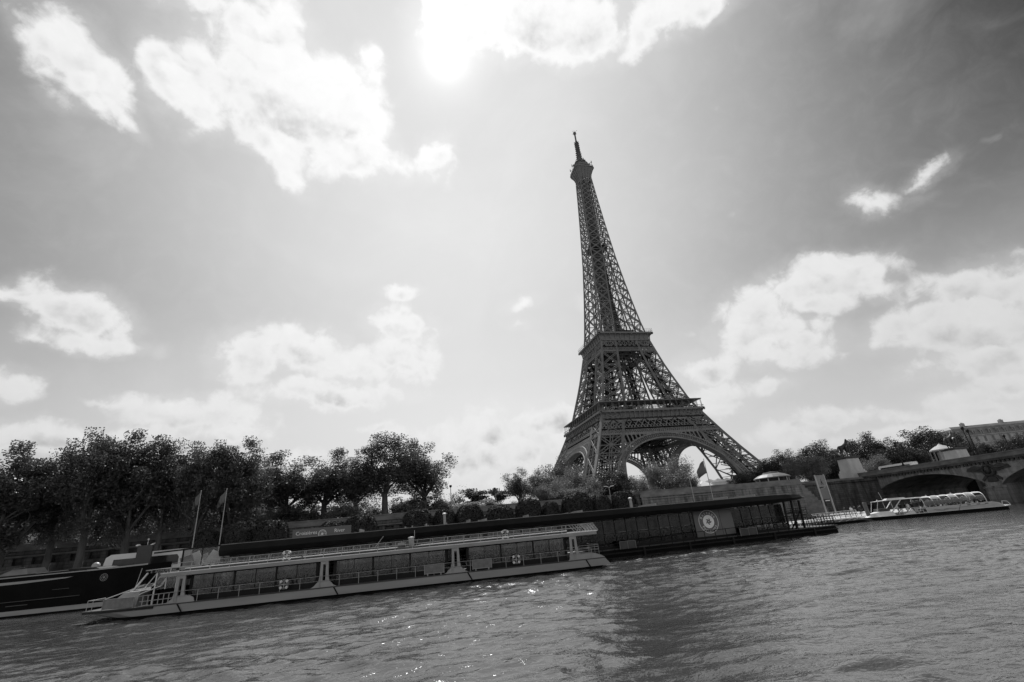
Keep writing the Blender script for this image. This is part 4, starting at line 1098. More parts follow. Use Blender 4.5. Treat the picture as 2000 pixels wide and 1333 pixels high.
# hull: dark lower body and a grey rubbing strake
secs = [(-2.0, 1.5, 3.5), (-.6, 1.0, 4.2), (1.2, .45, 4.9), (4, .1, 5.3), (7, 0, BW_), (43, 0, BW_), (44.6, .1, 5.3)]
mb = MB(); mb.loft([ring_hull(s + (1.3 if i == 0 else .5 if i == 1 else 0), a + .16, b - .16, -.9, .20) for i, (s, a, b) in enumerate(secs)]); mb.build('hull', 'black_matte', boat)
secs2 = [(-2.75, 1.2, 3.8), (-.9, .66, 4.45), (1.2, .2, 5.1), (4, -.02, 5.42), (7, -.12, BW_ + .12), (43, -.12, BW_ + .12), (45.2, 0, BW_)]
RK = (2.3, 1.3, .4, 0, 0, 0)
mb = MB(); mb.loft([[(s + RK[i], a + .1, .06), (s + RK[i], b - .1, .06), (s, b, .70), (s, a, .70)] if i < 6 else [(s + .3, a + .1, .06), (s + .3, b - .1, .06), (s - .25, b, .70), (s - .25, a, .70)] for i, (s, a, b) in enumerate(secs2)])
st = mb.build('strake', 'hull_grey', boat)
mb = MB()
for s in (5.4, 18.7, 31.1, 42.9): mb.add([(s - .06, -.135, .70), (s + .09, -.135, .70), (s + .45, -.045, .07), (s + .3, -.045, .07)], [(0, 1, 2, 3)])
mb.build_each('fender_strip', 'black', st)
mb = MB(); mb.loft([[(s, a - .05, .56), (s, b + .05, .56), (s, b + .05, .715), (s, a - .05, .715)] for s, a, b in [(-2.95, 1.16, 3.85), (-.9, .66, 4.45), (1.2, .2, 5.1), (3.4, .0, 5.36)]]); mb.build('bow_fender', 'black', st)
mb = MB(); mb.loft([[(s, a - .03, .70), (s, b + .03, .70), (s, b + .03, .78), (s, a - .03, .78)] for s, a, b in [(-3.05, 1.15, 3.9)] + secs2[:6] + [(44.9, 0, BW_)]]); mb.build('deck', 'deck_dark', boat)
# stern cowl
mb = MB()
prof = [(42.1, .785), (42.1, 1.28), (43.2, 1.32), (44.0, 1.22), (44.6, 1.0), (44.95, .785)]
mb.prism(prof, lambda a, b, d: (a, d, b), .02, BW_ - .02); mb.build('stern_cowl', 'boat_grey', boat)
# saloon: glazed walls between dark mullions
T0 = .55
for i, (s0, s1) in enumerate(((6.0, 17.0), (18.6, 29.1), (31.2, 41.1))):
    k = int(round((s1 - s0) / 1.78)); d = (s1 - s0) / k
    mb = MB(); mb.box(s0, s1, T0, T0 + .03, .79, 2.93); mb.box(s0, s1, BW_ - T0, BW_ - T0 + .03, .79, 2.93); mb.build('saloon_glass', M['glass'], boat)
    mb = MB()
    for T in (T0 - .05, BW_ - T0 - .02):
        mb.box(s0 - .05, s1 + .05, T, T + .1, .785, 1.22 if True else 1); mb.box(s0 - .05, s1 + .05, T, T + .1, 2.86, 2.96)
        for j in range(k + 1):
            x = s0 + j * d; ww = .16 if j % 2 == 0 else .035
            mb.box(x - ww / 2 if j not in (0, k) else x - ww * .8, x + ww / 2 if j not in (0, k) else x + ww * .8, T - .004, T + .11, 1.22, 2.86)
    mb.build('window_frame', 'black', boat)
mb = MB(); mb.box(5.2, 42, .3, BW_ - .3, .783, .80); mb.build('saloon_floor', 'deck_dark', boat)
# white dining tables and chair backs seen through the glass
rr = random.Random(4)
for i in range(20):
    for t in (1.35, 3.6):
        s = 6.9 + i * 1.76
        if 16.6 < s < 19 or 29 < s < 31.4: continue
        mb = MB(); mb.box(s - .5, s + .5, t - .36, t + .36, 1.30, 1.54); mb.box(s - .06, s + .06, t - .06, t + .06, .8, 1.5); mb.build('saloon_table', 'white', boat)
mb = MB()
for i in range(40):
    s = 6.3 + i * .88
    if 16.8 < s < 18.8 or 29.2 < s < 31.2: continue
    for t in (1.35, 3.6):
        mb.box(s - .03, s + .03, t - .3, t + .3, 1.2, 1.78); mb.box(s - .2, s + .2, t - .3, t + .3, 1.16, 1.22)
mb.build_each('saloon_seat', 'deck', boat, 2)
# frames dividing the saloon
def upright(s, w_=.95, foot=2.5):
    mb = MB(); h = w_ / 2; f = foot / 2; zb, zt = .785, 2.98
    out = [(s - f, zb), (s + f, zb), (s + f * .78, zb + .12), (s + h * 1.25, zb + .5), (s + h, zb + .9), (s + h * .85, zt), (s - h * .85, zt), (s - h, zb + .9), (s - h * 1.25, zb + .5), (s - f * .78, zb + .12)]
    sl = [(s - .13, 1.35), (s + .13, 1.35), (s + .12, 2.72), (s - .12, 2.72)]
    # plate with a slot: built as left, right, lower and upper pieces
    L_ = [out[0], (s - .13, zb), (s - .13, zt), out[6], out[7], out[8], out[9]]
    R_ = [(s + .13, zb), out[1], out[2], out[3], out[4], out[5], (s + .13, zt)]
    for T in (0.0, BW_ - .16):
        mb.prism(L_, lambda a, b, d: (a, d + T, b), .0, .16); mb.prism(R_, lambda a, b, d: (a, d + T, b), .0, .16)
        mb.box(s - .13, s + .13, T + .004, T + .156, zb, 1.35); mb.box(s - .13, s + .13, T + .004, T + .156, 2.72, zt)
    mb.box(s - .1, s + .1, .5, BW_ - .5, 2.6, 2.9)
    return mb.build('upright', 'boat_grey', boat)
for s in (5.35, 17.75, 30.0, 41.85): upright(s, .80, 1.4 if s in (5.35, 41.85) else 2.3)
# roof deck with its bright edge
mb = MB(); mb.loft([[(s, -.06, 2.98), (s, BW_ + .06, 2.98), (s, BW_ + .1, 3.26), (s, -.1, 3.26)] for s in (3.6, 44.4)]); rf = mb.build('roof', 'boat_grey', boat)
mb = MB(); mb.box(3.6, 44.5, -.14, .10, 3.262, 3.33); mb.box(3.6, 44.5, BW_ - .1, BW_ + .14, 3.262, 3.33); mb.box(44.4, 44.6, .1, BW_ - .1, 3.262, 3.33); mb.build_each('roof_edge', 'boat_white', rf)
mb = MB(); mb.box(5.2, 41.5, .75, BW_ - .75, 3.262, 3.5); mb.build('raised_deck', 'deck_dark', rf)
mb = MB()
for a, b in ((5.2, 15.3), (15.6, 24.3), (26.4, 33), (33.2, 41.5)): mb.box(a, b, .66, .92, 3.503, 3.575); mb.box(a, b, BW_ - .92, BW_ - .66, 3.503, 3.575)
mb.build_each('deck_trim', 'boat_white', rf)
def bench(s, t):
    mb = MB(); mb.box(s, s + 1.35, t, t + .42, 3.70, 3.73); mb.box(s, s + 1.35, t + .40, t + .43, 3.80, 3.84); mb.box(s, s + 1.35, t + .40, t + .43, 3.93, 3.96)
    for x in (s + .1, s + 1.25): mb.box(x - .015, x + .015, t + .40, t + .43, 3.70, 3.96)
    for x in (s + .15, s + 1.3): mb.box(x - .02, x + .02, t + .05, t + .4, 3.5, 3.72)
    return mb.build('bench', 'deck', rf)
for i in range(18):
    s = 6.2 + i * 1.95
    if 24 < s < 26.6: continue
    for t in (1.2, 2.5, 3.7): bench(s, t)
mb = MB(); mb.lathe([(.28, 3.5), (.28, 4.25), (.34, 4.27), (.34, 4.36), (.05, 4.42)], 14, (25.6, 2.2, 0)); mb.box(24.3, 25.0, 1.6, 2.9, 3.5, 3.92); mb.build('ventilator', 'boat_grey', rf)
mb = MB(); mb.tube([(25.9, 2.4, 4.3), (25.9, 2.4, 5.0)], .03, 5); mb.tube([(22.0, 1.5, 3.6), (22.9, 1.6, 4.7)], .025, 5); mb.build('aerial', 'steel', rf)
# roof rail
def rail(name, s0, s1, t, zb, zt, step, mids=(), r=.028, post=.03, parent=None, mat='steel', lean=.0):
    mb = MB(); n_ = max(1, int(round((s1 - s0) / step)))
    mb.tube([(s0, t, zt), (s1, t, zt)], r, 6)
    for z in mids: mb.tube([(s0, t, z), (s1, t, z)], r * .7, 5)
    for i in range(n_ + 1):
        s = s0 + (s1 - s0) * i / n_; mb.beam((s - lean, t, zb), (s, t, zt), post * 1.6)
    return mb.build(name, mat, parent or boat)
rail('roof_rail', 4.4, 44.2, -.02, 3.32, 4.06, 1.66, (3.72,), parent=rf, lean=.08)
rail('roof_rail', 4.4, 44.2, BW_ + .02, 3.32, 4.06, 1.66, (3.72,), parent=rf, lean=.08)
mb = MB()
for i in range(9): mb.beam((41.6 + i * .32, -.03, 4.04), (42.2 + i * .30, -.03, 3.34), .045)
for t in np.linspace(.2, BW_ - .2, 9): mb.beam((44.1, t, 4.04), (44.7, t, 3.34), .045)
mb.tube([(44.15, 0, 4.05), (44.15, BW_, 4.05)], .03, 6); mb.build('stern_rail', 'steel', rf)
# side deck rail
rail('side_rail', 5.2, 43.6, -.06, .78, 1.72, 1.72, (1.32,), r=.022, post=.026)
rail('side_rail', 5.2, 43.6, BW_ + .06, .78, 1.72, 1.72, (1.32,), r=.022, post=.026)
mb = MB()
for z in (1.55, 1.8, 2.0): mb.tube([(42.4, .2, z), (44.4, .2, z), (44.55, .5, z), (44.55, BW_ - .5, z)], .022, 5)
for p in ((42.4, .2), (43.4, .2), (44.45, .2), (44.55, 2), (44.55, 4)): mb.tube([(p[0], p[1], 1.1), (p[0], p[1], 2.0)], .022, 5)
mb.build('stern_deck_rail', 'steel', boat)
# stowed gangway panels on the rail
for s in (27.0, 31.6):
    mb = MB(); mb.box(s, s + 1.85, -.13, -.09, .98, 1.74)
    pn = mb.build('gangway_panel', 'panel_grey', boat)
    mb = MB()
    for a in (s, s + 1.85): mb.beam((a, -.14, .9), (a, -.14, 1.76), .05)
    mb.beam((s, -.14, .97), (s + 1.85, -.14, .97), .04); mb.beam((s, -.14, 1.75), (s + 1.85, -.14, 1.75), .04); mb.box(s + .25, s + .35, -.16, -.1, .78, .97); mb.box(s + 1.5, s + 1.6, -.16, -.1, .78, .97)
    mb.build('panel_frame', 'steel', pn)
# life rings
def life_ring(s, t, z, r=.36):
    mb = MB(); mb.torus((s, t, z), r, .085, 'y', 24, 8); o = mb.build('life_ring', 'panel_grey', boat, True)
    mb = MB()
    for k in range(4):
        a = math.pi / 4 + k * math.pi / 2; mb.X = Matrix.Translation((s, t, z)) @ Matrix.Rotation(-a, 4, 'Y'); mb.box(r - .1, r + .1, -.1, .1, -.1, .1)
    mb.X = None; mb.build('ring_band', 'boat_white', o)
    mb = MB(); mb.beam((s - .3, t, z), (s + .3, t, z), .03); mb.beam((s, t, z - .3), (s, t, z + .3), .03); mb.build('ring_rope', 'boat_white', o)
uv_s = lambda u, v: None
for s, z, t in ((14.3, 3.78, -.12), (35.0, 3.75, -.12), (14.3, 1.38, -.16), (35.9, 1.42, -.16)): life_ring(s, t, z)
# bow: wheelhouse, console, gates
mb = MB(); mb.box(2.3, 4.85, .7, BW_ - .7, 3.42, 3.62); mb.box(2.0, 4.9, .45, BW_ - .45, 3.622, 3.70); wh = mb.build('wheelhouse', 'boat_grey', boat)
mb = MB(); mb.box(2.55, 4.8, .44, .447, 3.43, 3.66); mb.build('name_board', 'black', wh)
mb = MB(); text_into(mb, 'JEANNE MOREAU', .22, (3.68, .437, 3.465), (1, 0, 0), (0, 0, 1)); mb.build('lettering', 'steel', wh)
mb = MB()
for t in (.6, BW_ - .6):
    mb.beam((1.2, t, 2.15), (2.15, t, 3.45), .13); mb.beam((2.9, t, .79), (2.95, t, 3.42), .1); mb.beam((4.7, t, .79), (4.7, t, 3.42), .1); mb.beam((3.8, t, 2.0), (3.8, t, 3.42), .06)
for t in (2.2, 3.3): mb.beam((1.2, t, 2.15), (2.15, t, 3.45), .07)
mb.beam((1.15, .55, 2.12), (1.15, BW_ - .55, 2.12), .12); mb.build('window_post', 'boat_white', wh)
mb = MB(); mb.add([(1.22, .6, 2.18), (1.22, BW_ - .6, 2.18), (2.12, BW_ - .6, 3.42), (2.12, .6, 3.42)], [(0, 1, 2, 3)]); mb.box(2.95, 4.7, .62, .64, 2.0, 3.42); mb.build('wheelhouse_glass', M['glass_clear'], wh)
mb = MB(); mb.box(3.2, 4.8, 1.0, 4.4, .79, 2.0); mb.box(2.1, 2.7, 1.6, 3.8, .79, 2.3); mb.box(3.0, 3.4, 2.2, 3.0, .79, 2.9); mb.build_each('helm', 'black_matte', wh)
mb = MB(); mb.loft([[(-1.5, 1.5, .79), (1.5, .8, .79), (1.5, 4.6, .79), (-1.5, 3.8, .79)], [(-.1, 1.6, 2.0), (1.6, .95, 2.0), (1.6, 4.45, 2.0), (-.1, 3.7, 2.0)]]); mb.build('bow_console', 'hull_grey', boat)
mb = MB(); mb.tube([(.55, 1.3, 2.1), (1.5, .9, 2.1), (1.55, 4.5, 2.1), (.55, 4.1, 2.1), (.55, 1.3, 2.1)], .05, 6); mb.build('console_rail', 'boat_white', boat)
mb = MB(); mb.add([(-1.1, .62, .82), (1.7, .06, .82), (1.7, .06, 1.60), (-1.1, .62, 1.60), (-1.1, .66, .82), (1.7, .1, .82), (1.7, .1, 1.60), (-1.1, .66, 1.60)], [(0, 1, 2, 3), (7, 6, 5, 4), (0, 4, 5, 1), (3, 2, 6, 7), (0, 3, 7, 4), (1, 5, 6, 2)]); mb.build('bow_screen', 'panel_grey', boat)
mb = MB()
mb.tube([(-2.75, 1.25, 1.62), (-1.1, .6, 1.62), (1.7, .03, 1.62), (5.2, -.06, 1.70)], .032, 6); mb.tube([(-2.75, 1.25, 1.62), (-2.8, 3.6, 1.62)], .032, 6)
for p in ((-2.75, 1.25), (-2.2, 1.05), (-1.1, .6), (1.7, .03)): mb.tube([(p[0], p[1], .78), (p[0], p[1], 1.62)], .026, 5)
mb.build('bow_rail', 'steel', boat)
mb = MB(); mb.tube([(-1.0, .62, 1.65), (2.0, .7, 2.5)], .045, 6); mb.tube([(2.1, -.05, 1.75), (2.2, .1, 1.85), (3.6, .4, 2.3)], .045, 6); mb.build('stair_rail', 'boat_white', boat)
mb = MB()
for i in range(7): mb.beam((2.45 + i * .42, -.02, .8), (2.45 + i * .42, -.02, 1.64), .055)
mb.beam((2.2, -.02, 1.2), (5.1, -.02, 1.24), .05); mb.beam((2.2, -.02, .84), (5.1, -.02, .84), .05); mb.build('boarding_gate', 'boat_grey', boat)
mb = MB(); mb.prism([(4.3, .785), (6.7, .785), (6.6, 1.1), (6.2, 1.32), (5.6, 1.4), (5.0, 1.28)], lambda a, b, d: (a, d, b), -.005, .12); mb.build('bulwark', 'boat_grey', boat)
mb = MB(); text_into(mb, 'gm', .34, (5.35, -.012, 1.08), (1, 0, 0), (0, 0, 1)); mb.build('bow_mark', 'sign', boat) if False else None
mb = MB(); mb.tube([(-.1, 2.6, .8), (.45, 2.6, 3.9)], .03, 5); mb.build('jack_staff', 'steel', boat)

# ------------------------------------------------------------------ landing pontoon with its long dark roof
YF = -233.2
pt = empty('pontoon_building', (-130, YF, 0), 0, 'long low floating boarding hall with a deep black roof fascia and reflective dark glass walls', 'pontoon')
X0, X1 = -165.0 + 130, -91.4 + 130
mb = MB()
prof = [(0, -.8), (0, .55), (.25, .9), (11.4, .9), (11.6, .55), (11.6, -.8)]
mb.loft([[(X0, y, z) for y, z in prof], [(X1 - .9, y, z) for y, z in prof], [(X1, y + (.8 if y < 5 else -.8), z if z > 0 else 0) for y, z in prof]]); ph = mb.build('hull', 'black_matte', pt)
mb = MB(); mb.box(X0, X1 - .8, -.12, -.003, .48, .62); mb.box(X0, X1 - 1.0, -.08, -.003, .02, .12)
for i in range(12): mb.box(X0 + 3 + i * 6, X0 + 3.25 + i * 6, -.2, -.003, -.2, .88)
mb.build('rubbing_band', 'black', ph)
mb = MB(); mb.box(X0, X1 - .3, .3, 11.3, .903, 1.0); mb.build('deck', 'deck_dark', pt)
mb = MB()   # glass front
XG = -98.8 + 130
mb.box(X0, -112.0 + 130, 1.0, 1.03, 1.05, 4.15); mb.box(-106.6 + 130, XG, 1.0, 1.03, 1.05, 4.15); mb.build('front_glass', M['glass_hall'], pt)
mb = MB()
x = X0
while x < XG + .1:
    if not (-112.2 + 130 < x < -106.5 + 130): mb.box(x - .035, x + .035, .96, 1.07, 1.0, 4.2)
    x += 1.46
mb.box(X0, XG, .94, 1.09, 1.0, 1.3); mb.box(X0, XG, .95, 1.08, 2.62, 2.68); mb.build('mullion', 'black', pt)
mb = MB(); mb.box(X0, XG, 10.6, 10.7, 1.0, 2.5); mb.box(X0, XG, 10.6, 10.7, 3.9, 4.25)
for i in range(18): mb.box(X0 + i * 3.7, X0 + 1.6 + i * 3.7, 10.55, 10.75, 1.0, 4.25)
mb.build('rear_wall', 'black_matte', pt)
mb = MB()
for i in range(15):
    for y in (3.2, 8.2): mb.box(X0 + 2 + i * 4.6, X0 + 2.3 + i * 4.6, y, y + .3, 1.0, 4.25)
mb.box(-124 + 130, -121 + 130, 4, 6.5, 1.0, 3.5); mb.box(-141 + 130, -136 + 130, 5, 7.5, 1.0, 3.2); mb.build_each('interior_column', 'deck_dark', pt)
rr = random.Random(11); mb = MB()
for i in range(26):
    x = rr.uniform(X0 + 3, XG - 3); mb.box(x, x + rr.uniform(.6, 1.6), 5, 5.6, 1.85, 1.9)
mb.build_each('counter_top', 'white', pt)
mb = MB(); mb.box(-112.0 + 130, -106.55 + 130, .86, .98, 1.25, 4.24); lp = mb.build('logo_panel', 'sign', pt)
mb = MB(); mb.box(-108.35 + 130, -108.31 + 130, .853, .858, 1.25, 4.24); mb.build('panel_joint', 'black', lp)
mb = MB(); LC = (-110.05 + 130, .85, 2.92)
def ring2d(mb, c, r0, r1, n=48, y=0):
    vs = []; fs = []
    for i in range(n):
        t = 2 * math.pi * i / n
        vs += [(c[0] + r0 * math.cos(t), c[1] + y, c[2] + r0 * math.sin(t)), (c[0] + r1 * math.cos(t), c[1] + y, c[2] + r1 * math.sin(t))]
    for i in range(n): j = (i + 1) % n; fs.append((2 * i, 2 * i + 1, 2 * j + 1, 2 * j))
    mb.add(vs, fs)
def roundel(mb, c, R_, top, bottom, back=1.0):
    ring2d(mb, c, R_ * .955, R_, 56); ring2d(mb, c, .001, R_ * .57, 48)
    for string, a0, a1, up in ((top, 152, 28, True), (bottom, 214, 326, False)):
        n_ = len(string)
        for i, ch in enumerate(string):
            t = R(a0 + (a1 - a0) * i / (n_ - 1)); rr_ = R_ * (.66 if up else .86)
            o = (c[0] + rr_ * math.cos(t), c[1], c[2] + rr_ * math.sin(t))
            if up: yd = (math.cos(t), 0, math.sin(t)); xd = (math.sin(t), 0, -math.cos(t))
            else: yd = (-math.cos(t), 0, -math.sin(t)); xd = (-math.sin(t), 0, math.cos(t))
            text_into(mb, ch, R_ * .34, o, xd, yd)
roundel(mb, LC, 1.36, 'Bateaux', 'Parisiens'); mb.build('roundel', 'sign_white', lp)
def pinwheel(mb, c, r, dy):
    for k in range(5):
        a = k * 2 * math.pi / 5 + .5; vs = []
        for i in range(7):
            f = i / 6; t = a + f * .75; rr_ = r * (.12 + .88 * f); w_ = r * .26 * math.sin(math.pi * min(1, f * .9 + .12)) ** .7
            for s in (-1, 1): vs.append((c[0] + rr_ * math.cos(t) - s * w_ * math.sin(t), c[1] + dy, c[2] + rr_ * math.sin(t) + s * w_ * math.cos(t)))
        mb.add(vs, [(2 * i, 2 * i + 1, 2 * i + 3, 2 * i + 2) for i in range(6)])
mb = MB(); pinwheel(mb, LC, .42, -.006); mb.build('roundel_flower', 'sign', lp)
# roof: a deep fascia with a rounded nose at the west end
mb = MB(); XR0, XR1 = -165.0 + 130, -95.2 + 130
def roof_sec(x, dz=0, dy=0): return [(x, -.4 + dy, 4.28 + dz), (x, -.75 + dy, 4.75), (x, -.4 + dy, 5.3 - dz), (x, 12.0 - dy, 5.3 - dz), (x, 12.3 - dy, 4.75), (x, 12.0 - dy, 4.28 + dz)]
mb.loft([roof_sec(XR0), roof_sec(XR1 - 6), roof_sec(XR1 - 3, .12, .1), roof_sec(XR1 - 1.2, .25, .4), roof_sec(XR1, .42, 1.2)])
rfp = mb.build('roof', 'black', pt, False)
mb = MB(); mb.box(XR0, XR1 - 3, -.35, -.2, 5.302, 5.36); mb.build('roof_edge', 'deck', rfp)
mb = MB()
for i in range(26):
    x = XR0 + rr.uniform(1, 66); mb.box(x, x + .15, rr.uniform(1, 6), 6.5, 5.3, 5.3 + rr.uniform(.15, .45))
mb.build_each('roof_fitting', 'boat_grey', rfp)
# front rail with hatch panels
mb = MB()
mb.tube([(-127 + 130, .1, 1.62), (-124 + 130, .1, 1.55), (-113 + 130, .1, 1.9), (X1 - 3.5, .1, 2.02)], .04, 6)
x = -126.5 + 130
while x < X1 - 3.6: mb.beam((x, .1, .9), (x, .1, 1.9 if x > 17 else 1.6), .06); x += 1.5
mb.tube([(X0, .1, 1.5), (-127 + 130, .1, 1.6)], .03, 5); mb.build('front_rail', 'black', pt)
for a, b in ((-122.8 + 130, -120.8 + 130), (-106.6 + 130, -104.2 + 130)):
    mb = MB(); mb.box(a, b, .0, .06, .92, 1.72); o = mb.build('hatch_panel', 'deck_dark', pt)
    mb = MB(); mb.beam((a, -.02, .9), (a, -.02, 1.75), .06); mb.beam((b, -.02, .9), (b, -.02, 1.75), .06); mb.beam(((a + b) / 2, -.02, .9), ((a + b) / 2, -.02, 1.75), .04); mb.beam((a, -.02, 1.74), (b, -.02, 1.74), .05); mb.build('panel_frame', 'deck', o)
# open terrace at the west end
mb = MB()
for x in (-98.6, -97.4, -96.2):
    for y in (1.0, 6.0, 10.5): mb.beam((x + 130, y, 1.0), (x + 130 + .3, y, 4.4), .2)
mb.beam((-98 + 130, 1.2, 1.0), (-96 + 130, 1.2, 3.0), .12); mb.beam((-98.5 + 130, 1.1, 3.0), (-95.4 + 130, 1.1, 3.05), .08); mb.box(-98.6 + 130, -95.2 + 130, 1.0, 10.8, 2.55, 2.65); mb.build('terrace_post', 'black', pt)
mb = MB()
for z in (2.9, 3.2, 3.5): mb.tube([(-98.4 + 130, .95, z), (-95.2 + 130, .95, z), (-94.9 + 130, 2.0, z), (-94.9 + 130, 10, z)], .035, 5)
for x in np.arange(-98.4, -95, .8): mb.beam((x + 130, .95, 2.6), (x + 130, .95, 3.5), .05)
mb.build('terrace_rail', 'black', pt)
mb = MB()
for i in range(9): mb.beam((X1 - 4.6 + i * .5, .35, 1.0), (X1 - 4.6 + i * .5, .35, 2.1), .06)
for z in (1.3, 1.55, 1.8, 2.1): mb.beam((X1 - 4.6, .35, z), (X1 - .6, .35, z), .05); mb.beam((X1 - .6, .35, z), (X1 - .6, 10.8, z), .05)
for y in np.arange(.5, 10.9, .9): mb.beam((X1 - .6, y, 1.0), (X1 - .6, y, 2.1), .06)
mb.build('end_rail', 'black', pt)
# glass screen closing the east end under the roof
mb = MB(); mb.box(-168.5 + 130, X0 - .05, .4, .43, 3.4, 5.2); es = mb.build('end_screen', M['glass_clear'], pt)
mb = MB(); mb.beam((-171 + 130, .3, 5.15), (X0, .3, 5.32), .14); mb.beam((-168.5 + 130, .4, 1.0), (-168.5 + 130, .4, 5.2), .12); mb.beam((-166.8 + 130, .4, 3.4), (-166.8 + 130, .4, 5.2), .07); mb.build('screen_frame', 'black', es)

rr = random.Random(8)
for i in range(6):
    mb = MB(); mb.X = Matrix.Rotation(rr.uniform(-.5, .5), 4, 'Y') @ Matrix.Rotation(rr.uniform(-.25, .25), 4, 'X'); mb.box(-.55, .55, -.03, .03, 0, 1.5)
    mb.X = None; o = mb.build('white_board', 'boat_white' if i % 2 else 'cloth_mid', None); o.location = (-168.0 + i * .52, YF + 1.2 + .5 * (i % 3), 3.2 + .25 * (i % 2)); tag(o, 'white board leaning behind the clear screen at the end of the pontoon roof', 'board', 'boards behind the end screen')
mb = MB(); mb.box(-168.6, -165.1, YF + .9, YF + 4.5, .9, 3.2); o = mb.build('stacked_crate', 'deck_dark'); tag(o, 'dark crate stack under the white boards at the end of the pontoon', 'crate')
# sign standing on the quay behind the roof
y_s = -219.5
a, b = at(572, 1035, y_s), at(686, 1026, y_s)
sg = empty('cruise_sign', (float(a[0]), y_s, 0), 0, 'wide grey river cruise sign board rising behind the black pontoon roof', 'sign')
Ls = float(b[0] - a[0]); zt = float((a[2] + b[2]) / 2)
mb = MB(); mb.box(0, Ls, 0, .15, zt - 2.1, zt); mb.build('board', 'sign', sg)
mb = MB()
for x in (.4, Ls - .4): mb.box(x - .08, x + .08, .16, .3, .9, zt - .2)
mb.build('post', 'black', sg)
mb = MB()
sz = .62
text_into(mb, 'Croisières', sz, (Ls * .235, -.012, zt - .72), (1, 0, 0), (0, 0, 1)); text_into(mb, 'sur la Seine', sz, (Ls * .235, -.012, zt - 1.42), (1, 0, 0), (0, 0, 1))
text_into(mb, 'River', sz, (Ls * .80, -.012, zt - .72), (1, 0, 0), (0, 0, 1)); text_into(mb, 'Cruise', sz, (Ls * .80, -.012, zt - 1.42), (1, 0, 0), (0, 0, 1))
ring2d(mb, (Ls * .505, -.012, zt - .78), .44, .5, 32)
for k in range(9):
    t = k * 2 * math.pi / 9; ring2d(mb, (Ls * .505 + .33 * math.cos(t), -.012, zt - .78 + .33 * math.sin(t)), .001, .05, 6)
pinwheel(mb, (Ls * .505, 0, zt - .78), .2, -.012)
mb.build('lettering', 'sign_white', sg)

# ------------------------------------------------------------------ black barge at the left
BG0 = np.array([-196.6, -215.7]); bgr = math.atan2(-1.2, 10)
barge = empty('river_barge', (BG0[0], BG0[1], 0), bgr, 'tall black barge with pale waterline band and round emblem, at the left edge', 'barge')
mb = MB()
def bsec(s, a, b, zt_, out=.0): return [(s, a + .25, -.8), (s, b - .25, -.8), (s, b - .1, .1), (s, b, 3.0), (s, b, zt_), (s, a, zt_), (s, a, 3.0), (s, a + .1, .1)]
mb.loft([bsec(-26, 0, 5.6, 4.15), bsec(12, 0, 5.6, 4.15), bsec(15.5, .35, 5.2, 4.2), bsec(18.0, 1.2, 4.4, 4.25), bsec(19.6, 2.2, 3.4, 4.35)]); hb = mb.build('hull', 'black_matte', barge)
mb = MB(); mb.add([(-26, .09, .14), (12, .09, .14), (15.5, .44, .14), (18, 1.27, .14), (18, 1.25, .62), (15.5, .41, .62), (12, .06, .62), (-26, .06, .62)], [(0, 1, 6, 7), (1, 2, 5, 6), (2, 3, 4, 5)]); mb.build('waterline_band', 'hull_grey', hb)
mb = MB(); mb.box(-26, 12, -.1, .1, 4.152, 4.26); mb.box(-26, 12, 5.5, 5.7, 4.152, 4.26); mb.beam((12, 0, 4.21), (15.5, .35, 4.25), .16); mb.beam((15.5, .35, 4.25), (18, 1.2, 4.3), .16); mb.build('gunwale', 'hull_grey', hb)
mb = MB(); mb.prism([(-26, 3.42), (5, 3.45), (9.8, 3.6), (10.6, 3.72), (5, 3.72), (-26, 3.72)], lambda a, b, d: (a, d, b), -.05, -.003); mb.build('white_flash', 'hull_grey', hb)
mb = MB(); mb.box(-26, 11.8, -.09, -.003, 1.56, 1.63); mb.box(4, 6.3, -.03, -.003, 1.12, 1.2); mb.box(8.6, 10.4, -.03, -.003, 2.45, 2.5); mb.build('rubbing_band', 'deck_dark', hb)
c = (13.9, 0, 3.28)
mb = MB(); mb.X = Matrix.Translation((13.9, .17, 3.28)) @ Matrix.Rotation(math.atan2(.35, 3.5), 4, 'Z'); ring2d(mb, (0, 0, 0), .36, .42, 32); ring2d(mb, (0, 0, 0), .001, .13, 20)
for k in range(10):
    t = k * 2 * math.pi / 10; ring2d(mb, (.25 * math.cos(t), 0, .25 * math.sin(t)), .001, .055, 6)
mb.X = None; mb.build('round_emblem', 'deck', hb)
mb = MB(); mb.box(-24, 9, .8, 4.8, 4.153, 4.45); mb.prism([(9, 4.153), (13, 4.153), (12.2, 4.5), (9, 4.62)], lambda a, b, d: (a, d, b), 1.0, 4.6); mb.build('deck_house', 'black', barge)
mb = MB(); mb.sphere((11.8, 1.5, 4.62), .45, 14, 10); mb.build('float_buoy', 'steel', barge, True)
mb = MB(); mb.loft([[(1.2, 1.0, 4.45), (4.6, 1.0, 4.45), (4.6, 4, 4.45), (1.2, 4, 4.45)], [(2.6, 1.2, 5.1), (4.2, 1.2, 5.1), (4.2, 3.8, 5.1), (2.6, 3.8, 5.1)]]); mb.build('skylight', 'deck', barge)
mb = MB(); mb.tube([(-2.0, .9, 4.2), (2.9, 1.0, 5.15), (4.1, 1.0, 5.2)], .04, 5); mb.tube([(6, .5, 4.4), (9.5, .5, 4.45)], .06, 5); mb.build('handrail', 'chrome', barge)

